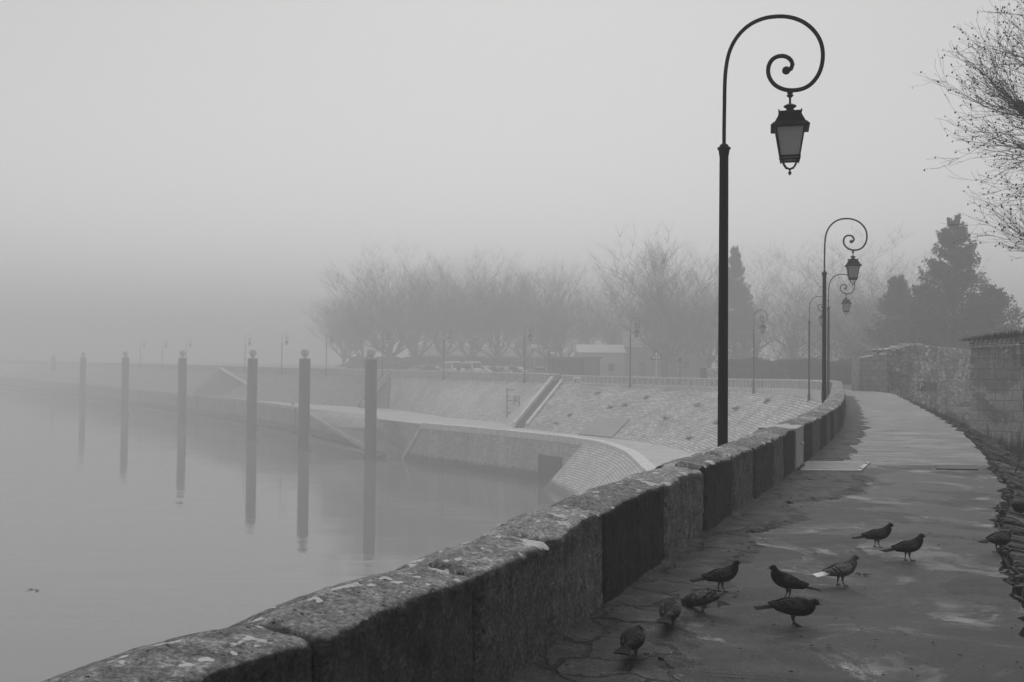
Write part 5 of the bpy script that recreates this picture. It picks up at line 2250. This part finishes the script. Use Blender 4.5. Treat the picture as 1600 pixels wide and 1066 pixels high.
# person by the vans
def skin_figure(name, J, E, parent=None, mat=MCLOTH, root=0, sub=2):
    me = bpy.data.meshes.new(name)
    me.from_pydata([j[0] for j in J], E, [])
    o = bpy.data.objects.new(name, me)
    COL.objects.link(o)
    bm = bmesh.new(); bm.from_mesh(me)
    lay = bm.verts.layers.skin.verify()
    bm.verts.ensure_lookup_table()
    for i, v in enumerate(bm.verts):
        v[lay].radius = (J[i][1], J[i][1] * (J[i][2] if len(J[i]) > 2 else 1))
        v[lay].use_root = (i == root)
    bm.to_mesh(me); bm.free()
    o.modifiers.new('Skin', 'SKIN')
    m = o.modifiers.new('Sub', 'SUBSURF'); m.levels = sub; m.render_levels = sub
    bpy.context.view_layer.update()
    me2 = bpy.data.meshes.new_from_object(o.evaluated_get(bpy.context.evaluated_depsgraph_get()))
    bpy.data.objects.remove(o)
    me2.materials.append(mat)
    me2.polygons.foreach_set('use_smooth', [True] * len(me2.polygons))
    o = bpy.data.objects.new(name, me2)
    COL.objects.link(o)
    if parent:
        o.parent = parent
    return o


Yh = 143
per = empty('person', ((717 - 800) / 1600 * Yh, Yh, -.55), .3, 'person in dark clothes standing on the street between the two pale vans', 'person')
J = [((0, 0, .95), .15, .8), ((0, 0, 1.15), .14, .8), ((0, 0, 1.38), .18, .6), ((0, 0, 1.5), .06), ((0, .01, 1.57), .06), ((0, .01, 1.66), .095), ((0, .01, 1.74), .085),
     ((-.1, 0, .85), .09), ((-.11, .02, .48), .065), ((-.11, 0, .08), .05), ((-.11, .14, .03), .04),
     ((.1, 0, .85), .09), ((.12, .03, .48), .065), ((.13, 0, .08), .05), ((.14, .14, .03), .04),
     ((-.21, 0, 1.4), .065), ((-.26, -.02, 1.12), .05), ((-.24, .1, .9), .038), ((-.23, .14, .82), .035),
     ((.21, 0, 1.4), .065), ((.26, -.02, 1.12), .05), ((.24, .1, .9), .038), ((.23, .14, .82), .035)]
E = [(0, 1), (1, 2), (2, 3), (3, 4), (4, 5), (5, 6), (0, 7), (7, 8), (8, 9), (9, 10), (0, 11), (11, 12), (12, 13), (13, 14), (2, 15), (15, 16), (16, 17), (17, 18), (2, 19), (19, 20), (20, 21), (21, 22)]
skin_figure('body', J, E, per, MSKIN)
J2 = [((0, 0, .78), .2, .75), ((0, 0, 1.1), .175, .8), ((0, 0, 1.4), .2, .65), ((-.22, 0, 1.42), .08), ((-.27, -.02, 1.12), .07), ((-.25, .08, .92), .055), ((.22, 0, 1.42), .08), ((.27, -.02, 1.12), .07), ((.25, .08, .92), .055)]
skin_figure('coat', J2, [(0, 1), (1, 2), (2, 3), (3, 4), (4, 5), (2, 6), (6, 7), (7, 8)], per, MCLOTH)
J3 = [((0, 0, .88), .14, .8), ((-.1, 0, .8), .105), ((-.11, .02, .48), .085), ((-.11, 0, .1), .07), ((.1, 0, .8), .105), ((.12, .03, .48), .085), ((.13, 0, .1), .07)]
skin_figure('trousers', J3, [(0, 1), (1, 2), (2, 3), (0, 4), (4, 5), (5, 6)], per, MCLOTH)
mb = MB(); mb.ball(V((0, -.01, 1.72)), .115, 12, 8, (.95, 1.05, .9)); mb.build('hair', MCLOTH, per, smooth=True)

# ------------------------------------------------------------------ buildings across the street
def house(name, label, px0, px1, ptop, Y, depth, wm, openings=(), roof='flat', rm=MROOF, cat='building', roofh=1.2):
    a = py_(px0, ptop, Y); b = py_(px1, ptop, Y)
    a.z = b.z = (a.z + b.z) / 2
    t = empty(name, (0, 0, 0), 0, label, cat)
    w = b.x - a.x; h = a.z + .6
    c = V(((a.x + b.x) / 2, Y + depth / 2, -.6 + h / 2))
    mb = MB(); mb.box(c, (w, depth, h)); mb.build('walls', wm, t)
    mb = MB()
    zt = a.z
    if roof == 'gable':
        x0, x1, y0, y1 = a.x - .3, b.x + .3, Y - .3, Y + depth + .3
        ym = (y0 + y1) / 2
        mb.add([(x0, y0, zt), (x1, y0, zt), (x1, ym, zt + roofh), (x0, ym, zt + roofh), (x0, y1, zt), (x1, y1, zt)], [(0, 1, 2, 3), (3, 2, 5, 4), (0, 3, 4), (1, 5, 2), (0, 4, 5, 1)])
    else:
        mb.box(V((c.x, c.y, zt + .1)), (w + .5, depth + .5, .2))
    mb.build('roof', rm, t)
    for nm, u, z0, ww, hh in openings:
        x = a.x + w * u
        mb = MB()
        mb.box(V((x, Y - .02, -.55 + z0 + hh / 2)), (ww, .12, hh))
        mb.build(nm, MGLASSD if nm == 'window' else MSHED, t)
    return t


house('garden_shed', 'dark flat-roofed cabin with a paler right part behind the railing', 862, 910, 560, 131, 5, MSHED, (('door', .85, 0, .9, 2.0),))
house('pale_cabin', 'small mid-grey flat cabin with a dark right edge next to the dark cabin', 912, 937, 560.5, 132, 5, simple('grey_cladding', .2, .8, .15), (('door', .95, 0, .25, 2.5),), rm=MSHED)
house('white_house', 'low white house behind the cabins with a plain wall', 905, 975, 551, 146, 8, MHOUSE, (('window', .72, 1.0, .8, 1.0),), 'gable', MHOUSE, roofh=1.2)
house('long_house', 'long low pale building behind the big plane tree', 977, 1112, 543, 168, 10, simple('greyish_render', .36, .85, .12, .5), (('door', .2, 0, 1, 2.2), ('window', .45, 1.2, 1.2, 1.2), ('window', .7, 1.2, 1.2, 1.2)), 'gable', MROOF, roofh=2.5)
house('row_building', 'faint long building behind the rows of plane trees', 640, 860, 556, 205, 10, simple('dull_render', .3, .85, .12, .5), tuple(('window', .06 + .1 * k, 1.2, 1.3, 1.3) for k in range(10)), 'gable', MROOF, roofh=2.0)

# ------------------------------------------------------------------ pigeons
def pigeon_mats():
    out = {}
    for nm, lo, hi, wing in (('dark', .003, .012, .05), ('slate', .006, .025, .11), ('pale', .035, .09, .22)):
        m, nt, b = nodes('feathers_' + nm)
        co = coords(nt)
        f = fbm(nt, co, 26, 4, .6)
        L(nt, ramp(nt, f, [(.35, lo), (.65, hi)]), b.inputs['Base Color'])
        b.inputs['Roughness'].default_value = .75
        b.inputs['Specular IOR Level'].default_value = .1
        bump(nt, b, fbm(nt, coords(nt, 'Object', (20, 60, 60)), 2.0), .3, .004)
        m2, nt, b = nodes('wing_feathers_' + nm)
        # two dark bars across the wing + scalloped coverts
        tc = coords(nt)
        sx = nt.nodes.new('ShaderNodeSeparateXYZ'); L(nt, tc, sx.inputs[0])
        v = nt.nodes.new('ShaderNodeTexVoronoi'); v.inputs['Scale'].default_value = 55
        L(nt, coords(nt, 'Object', (.6, 1, 1)), v.inputs['Vector'])
        base = ramp(nt, v.outputs['Distance'], [(.15, lo * 1.1), (.6, wing * .75)])
        u = math_(nt, 'ADD', sx.outputs[0], math_(nt, 'MULTIPLY', sx.outputs[2], .9))
        bars = None
        for c in (.035, .068):
            d = math_(nt, 'ABSOLUTE', math_(nt, 'SUBTRACT', u, c))
            k = math_(nt, 'MULTIPLY', math_(nt, 'SUBTRACT', .0075, d), 500, clamp=True)
            bars = k if bars is None else math_(nt, 'MAXIMUM', bars, k)
        base = mix(nt, bars, base, .008)
        L(nt, base, b.inputs['Base Color'])
        b.inputs['Roughness'].default_value = .75
        b.inputs['Specular IOR Level'].default_value = .1
        out[nm] = (m, m2)
    return out


PM = pigeon_mats()
MBEAK = simple('pigeon_beak', .08, .5)
MLEG = simple('pigeon_leg', .05, .6)
MEYE = simple('pigeon_eye', .02, .1)
MWTAIL = simple('white_tail_feathers', .7, .7)


def pigeon(pos, heading, pose, tone, label, scale=1.0, tail=None, headturn=0.0):
    t = empty('pigeon', pos, heading, label, 'pigeon', 'pigeons on the riverside path')
    t.scale = (scale,) * 3
    body, wingm = PM[tone]
    if pose == 'up':
        sp = [(-.115, .108, .010, .007), (-.09, .118, .024, .016), (-.055, .133, .040, .032), (-.015, .147, .050, .044), (.025, .157, .052, .048), (.055, .17, .046, .044), (.075, .188, .034, .034), (.085, .207, .025, .027), (.091, .224, .020, .022)]
        head = (.099, .240); pitch = 0.0; taild = (-.20, .088)
    elif pose == 'walk':
        sp = [(-.12, .125, .010, .007), (-.09, .13, .024, .016), (-.055, .137, .040, .031), (-.015, .143, .050, .043), (.03, .148, .052, .046), (.063, .16, .045, .042), (.085, .178, .032, .032), (.099, .196, .024, .026), (.109, .212, .020, .022)]
        head = (.119, .226); pitch = -.15; taild = (-.21, .115)
    elif pose == 'peck':
        sp = [(-.115, .15, .010, .007), (-.09, .148, .024, .016), (-.055, .142, .040, .031), (-.015, .133, .050, .043), (.03, .12, .052, .046), (.068, .106, .045, .042), (.098, .095, .033, .033), (.12, .086, .025, .026), (.138, .078, .020, .021)]
        head = (.154, .070); pitch = -.6; taild = (-.205, .165)
    else:  # hunch
        sp = [(-.115, .135, .010, .007), (-.09, .138, .026, .018), (-.055, .14, .044, .035), (-.015, .142, .054, .047), (.03, .14, .056, .05), (.062, .14, .05, .047), (.085, .147, .038, .038), (.098, .155, .027, .029), (.108, .162, .021, .022)]
        head = (.120, .168); pitch = -.35; taild = (-.205, .125)
    # settle the body lower on the legs and fill it out
    DZ = .030
    fat = [2.0, 1.5, 1.14, 1.1, 1.1, 1.14, 1.28, 1.34, 1.25]
    sp = [(a, b_ - DZ, c_ * f_, d_ * f_) for (a, b_, c_, d_), f_ in zip(sp, fat)]
    head = (head[0], head[1] - DZ + (.012 if pose == 'peck' else 0)); taild = (taild[0] * 1.08, taild[1] - DZ)
    # continuous body from tail root to head
    prof = [V((x, 0, z)) for x, z, _, _ in sp]
    hx, hz = head
    hd = V((cos(pitch), 0, sin(pitch)))
    hr = [(V((hx, 0, hz)) - hd * .012, .0195, .021), (V((hx, 0, hz)), .0195, .0205), (V((hx, 0, hz)) + hd * .012, .017, .0175), (V((hx, 0, hz)) + hd * .021, .0115, .012), (V((hx, 0, hz)) + hd * .0265, .005, .006)]
    cs = prof + [h[0] for h in hr]
    ry = [a[2] for a in sp] + [h[1] for h in hr]
    rz_ = [a[3] for a in sp] + [h[2] for h in hr]
    rings = []
    for i in range(len(cs)):
        a = cs[max(0, i - 1)]; b_ = cs[min(len(cs) - 1, i + 1)]
        d = (b_ - a).normalized()
        if i >= len(sp):
            d = hd
        upv = V((-d.z, 0, d.x))
        rings.append([cs[i] + V((0, 1, 0)) * ry[i] * cos(an) + upv * rz_[i] * sin(an) for an in [2 * pi * k / 16 for k in range(16)]])
    mb = MB(); mb.loft(rings, True, True, True)
    if headturn:
        Mh = Matrix.Rotation(headturn, 3, 'Z')
        piv = V((sp[-2][0], 0, sp[-2][1]))
        base_n = (len(sp) - 1) * 16
        for i in range(base_n, len(mb.v)):
            q = piv + Mh @ (V(mb.v[i]) - piv); mb.v[i] = tuple(q)
    else:
        Mh = Matrix.Identity(3); piv = V((0, 0, 0))
    bo = mb.build('body', body, t, smooth=80)
    sub = bo.modifiers.new('sub', 'SUBSURF'); sub.levels = 1; sub.render_levels = 1

    def H(p):
        return piv + Mh @ (p - piv)
    # beak, eyes
    mb = MB()
    tip = V((hx, 0, hz)) + hd * .026
    b0 = tip + hd * .0; b1 = tip + hd * .018 + V((0, 0, -.004))
    mb.tube([H(b0 - hd * .004), H(b0 + hd * .008), H(b1)], [.0052, .0038, .0012], 6)
    mb.build('beak', MBEAK, t)
    mb = MB()
    for sy in (-1, 1):
        mb.ball(H(V((hx, 0, hz)) + hd * .009 + V((0, sy * .0165, .004))), .0034, 8, 6)
    mb.build('eyes', MEYE, t)
    # wings
    for sy in (-1, 1):
        mb = MB()
        # spine of the folded wing: shoulder -> tip over the tail
        W_ = []
        i_sh = 5
        shp = prof[i_sh]; rump = prof[1]
        td = V((taild[0], 0, taild[1]))
        tip = rump.lerp(td, .45) + V((0, sy * .012, .012))
        rings = []
        n = 11
        for k in range(n):
            u = k / (n - 1)
            # follow the body centreline
            f = (1 - u) * i_sh
            if u < .8:
                f = i_sh - (i_sh - 1) * (u / .8)
                i0 = int(f); fr = f - i0
                c = prof[i0].lerp(prof[min(i0 + 1, len(prof) - 1)], fr)
                wy = ry[i0] * (1 - fr) + ry[min(i0 + 1, len(ry) - 1)] * fr
            else:
                v = (u - .8) / .2
                c = rump.lerp(tip, v); c.y = 0
                wy = ry[1] * (1 - v) + .01 * v
            h = .040 * (sin(pi * min(1, (u * .92 + .08))) ** .6) * (1 - .35 * u) + .003
            ctr = c + V((0, sy * (wy * .93), .010 + .004 * u))
            th = .009 * (1 - .6 * u)
            ring = []
            for m_ in range(10):
                an = 2 * pi * m_ / 10
                zz_ = h * sin(an)
                curve = -abs(zz_) * .35 - (zz_ > 0) * zz_ * .35
                ring.append(ctr + V((0, sy * (th * cos(an) + curve), zz_)))
            rings.append(ring if sy > 0 else ring)
        mb.loft(rings, True, True, True)
        wo = mb.build('wing', wingm, t, smooth=60)
        sub = wo.modifiers.new('sub', 'SUBSURF'); sub.levels = 1; sub.render_levels = 1
    # tail fan
    mb = MB()
    a = V((prof[0].x + .03, 0, prof[0].z + .004)); b_ = V((taild[0], 0, taild[1]))
    d = (b_ - a).normalized(); up = V((-d.z, 0, d.x))
    if up.z < 0:
        up = -up
    rings = []
    for k, wdt in ((0, .022), (.35, .030), (.8, .044), (1.0, .042)):
        c = a.lerp(b_, k)
        rings.append([c + V((0, wdt * v, 0)) + up * ((.008 + .012 * (1 - k)) * (1 - v * v) + e * (1 + 1.6 * (1 - k))) for v, e in ((-1, 0), (-.5, 0), (0, 0), (.5, 0), (1, 0), (.5, -.007), (0, -.009), (-.5, -.007))])
    mb.loft(rings, True, True, True)
    mb.build('tail', tail or body, t, smooth=40)
    # legs
    for sy, fx in ((-1, .012), (1, -.02 if pose in ('walk',) else .002)):
        mb = MB()
        hip = V((-.002, sy * .022, .085))
        ank = V((.0 + fx * .2 - .006, sy * .022, .04))
        ft = V((fx + .004, sy * .021, .006))
        mb.tube([hip, hip.lerp(ank, .5), ank, ank.lerp(ft, .5), ft], [.016, .011, .0048, .0036, .0042], 8)
        for an, ln in ((-.45, .027), (0, .032), (.45, .027), (pi, .015)):
            e = V((cos(an) * ln, sin(an) * ln, -.002))
            mb.tube([ft, ft + e * .55 + V((0, 0, .0025)), ft + e + V((0, 0, -.002))], [.0032, .0028, .0012], 5)
        mb.build('leg', MLEG, t, smooth=60)
    return t


R_ = radians
pigeon(pz(1371, 856), R_(8), 'walk', 'dark', 'dark pigeon walking right, farthest back of the group in mid path', 1.0)
pigeon(pz(1419, 877), R_(12), 'walk', 'dark', 'dark pigeon walking right with a lifted foot, just behind another', 1.03)
pigeon(pz(1314, 916), R_(18), 'walk', 'pale', 'grey pigeon with a white tail standing alone in mid path', 1.02, MWTAIL)
pigeon(pz(1231, 937), R_(186), 'up', 'dark', 'upright dark pigeon facing left toward the parapet', 1.03)
pigeon(pz(1240, 978), R_(-4), 'hunch', 'dark', 'dark pigeon stooping to the right in the centre foreground', 1.06)
pigeon(pz(1127, 925), R_(14), 'walk', 'dark', 'dark speckled pigeon beside the parapet facing right', 1.0, headturn=.3)
pigeon(pz(1099, 958), R_(140), 'peck', 'pale', 'pigeon with pale barred wings bending toward the parapet', 1.0, headturn=-.5)
pigeon(pz(1046, 986), R_(72), 'hunch', 'slate', 'rounded dark pigeon seen from behind, left of the barred one', 1.05, headturn=.2)
pigeon(pz(987, 1034), R_(70), 'hunch', 'dark', 'nearest pigeon, dark and hunched at the foot of the wall', 1.05, headturn=-.4)
pigeon(pz(1561, 863), R_(28), 'hunch', 'slate', 'plump pigeon facing right at the rubble edge of the path', 1.05)
q = pz(1599, 826); q.z = -.02
pigeon(q + V((.0, 0, .12)), R_(200), 'hunch', 'dark', 'pigeon cut by the right frame edge on the stone bank', 1.0)

# ------------------------------------------------------------------ small debris
mb = MB()
rng = random.Random(77)
for k in range(240):
    px = rng.uniform(860, 1600); py = 650 + 420 * rng.random() ** .8
    p = pz(px, py)
    ns = s_at_y(max(1, p.y))
    o_ = (p - C.at(ns)).dot(-C.left(ns))
    if not (0.05 < o_ < 2.6) or p.y > 32:
        continue
    r = rng.uniform(.002, .009) * (1.8 if o_ < .6 else 1)
    a = rng.uniform(0, 6.28)
    mb.box(V((p.x, p.y, (.03 if o_ < .7 else .012))), (r * rng.uniform(1, 3), r, r * .5), a)
o = mb.build('litter', simple('dark_debris', .03, .9, .8, 30))
tag(o, 'scattered crumbs, leaf scraps and grit on the path', 'debris', kind='stuff')


def leaf(p, sz, rz, label, group=None, name='fallen_leaf'):
    mb = MB()
    n = 11
    ring = []
    for k in range(n):
        a = 2 * pi * k / n
        r = sz * (1 if k % 2 == 0 else .5)
        ring.append(V((r * cos(a), r * sin(a) * .7, .15 * sz * sin(a * 2))))
    mb.loft([ring, [q + V((0, 0, .08 * sz)) for q in ring]], True, True, True)
    mb.tube([V((0, 0, 0)), V((-sz * 1.6, 0, .1 * sz))], .04 * sz, 4)
    o = mb.build(name, simple('dead_leaf', .02, .8))
    o.location = p; o.rotation_euler = (0.2, .1, rz)
    tag(o, label, 'leaf', group)
    return o


leaf(pz(1340, 899) + V((0, 0, .012)), .03, .3, 'dark curled leaf just right of the white-tailed pigeon', 'fallen leaves on the path')
leaf(pz(1354, 900) + V((0, 0, .012)), .028, 2.6, 'second curled leaf, right of the first one by the white-tailed pigeon', 'fallen leaves on the path')
leaf(pz(1295, 1012) + V((0, 0, .014)), .022, 1.6, 'small dark leaf in the foreground right of the crack', 'fallen leaves on the path')
leaf(pz(1113, 976) + V((0, 0, .02)), .022, .9, 'small scrap of leaf in front of the barred pigeon', 'fallen leaves on the path')
leaf(pz(47, 922, WZ) + V((0, 0, .03)), .14, .3, 'left one of two dark leaves floating on the river', 'leaves floating on the river', 'floating_leaf')
leaf(pz(57, 923, WZ) + V((0, 0, .03)), .17, 2.0, 'right one of two dark leaves floating on the river', 'leaves floating on the river', 'floating_leaf')

# long crack in the foreground path: flat dark strips laid just above the surface
mb = MB()
def crack(pts, w):
    P = [pz(*p) + V((0, 0, .0105)) for p in pts]
    P = catmull(P, .02)
    prev = None
    Lr, Rr = [], []
    for i, p in enumerate(P):
        d = (P[min(i + 1, len(P) - 1)] - P[max(i - 1, 0)]).normalized()
        n_ = V((-d.y, d.x, 0))
        j = noise.noise(V((i * .35, len(pts), 0))) * .012
        ww = w * (.4 + abs(noise.noise(V((i * .2, 7, len(pts))))) * 1.6) * sin(pi * (i + 1) / (len(P) + 1)) ** .4
        Lr.append(p + n_ * (j + ww)); Rr.append(p + n_ * (j - ww))
    mb.grid([Lr, Rr])
crack([(1000, 1040), (1040, 1046), (1090, 1053), (1150, 1058), (1230, 1064), (1300, 1075)], .006)
crack([(985, 1050), (1010, 1044), (1050, 1040)], .007)
crack([(1190, 998), (1215, 1008), (1260, 1014), (1310, 1022)], .004)
o = mb.build('path_crack', simple('dark_crack_strip', .012, .95))
struct(o)

# ------------------------------------------------------------------ fog
mb = MB()
mb.box(V((-150, 560, 6)), (1700, 1300, 40))
x0, x1, y0, y1, z0, z1 = -1000, 400, -90, 1250, WZ - 4, 32
mb = MB()
mb.box(V(((x0 + x1) / 2, (y0 + y1) / 2, (z0 + z1) / 2)), (x1 - x0, y1 - y0, z1 - z0))
m = bpy.data.materials.new('fog')
m.use_nodes = True
nt = m.node_tree
nt.nodes.clear()
out = nt.nodes.new('ShaderNodeOutputMaterial')
pv = nt.nodes.new('ShaderNodeVolumePrincipled')
pv.inputs['Color'].default_value = g3(0.93)
pv.inputs['Density'].default_value = 0.0061
pv.inputs['Anisotropy'].default_value = 0.0
L(nt, pv.outputs[0], out.inputs['Volume'])
o = mb.build('haze', m)
o['kind'] = 'stuff'

# ------------------------------------------------------------------ sky and sun
SUN_EL, SUN_AZ = radians(55), radians(2)    # azimuth from +Y toward +X
w = bpy.data.worlds.new('World')
scene.world = w
w.use_nodes = True
nt = w.node_tree
bg = nt.nodes['Background']
sky = nt.nodes.new('ShaderNodeTexSky')
sky.sky_type = 'NISHITA'
sky.sun_disc = False
sky.sun_elevation = SUN_EL
sky.sun_rotation = SUN_AZ
sky.air_density = 1.0
sky.dust_density = 1.0
bw = nt.nodes.new('ShaderNodeRGBToBW')
L(nt, sky.outputs[0], bw.inputs[0])
L(nt, bw.outputs[0], bg.inputs['Color'])
bg.inputs['Strength'].default_value = 0.11
sun = bpy.data.lights.new('sun', 'SUN')
sun.energy = 1.0
sun.angle = radians(60)
sun.color = (1, 1, 1)
so = bpy.data.objects.new('sun', sun)
dirv = V((sin(SUN_AZ) * cos(SUN_EL), cos(SUN_AZ) * cos(SUN_EL), sin(SUN_EL)))
so.rotation_euler = dirv.to_track_quat('Z', 'Y').to_euler()
so.location = (0, 0, 60)
COL.objects.link(so)

scene.view_settings.view_transform = 'Standard'
scene.view_settings.look = 'None'
scene.view_settings.exposure = 0.53
scene.view_settings.gamma = 1.0
cy = scene.cycles
cy.max_bounces = 8
cy.diffuse_bounces = 3
cy.glossy_bounces = 3
cy.transmission_bounces = 4
cy.volume_bounces = 3
cy.transparent_max_bounces = 8
cy.use_denoising = True
cy.caustics_reflective = False
cy.caustics_refractive = False
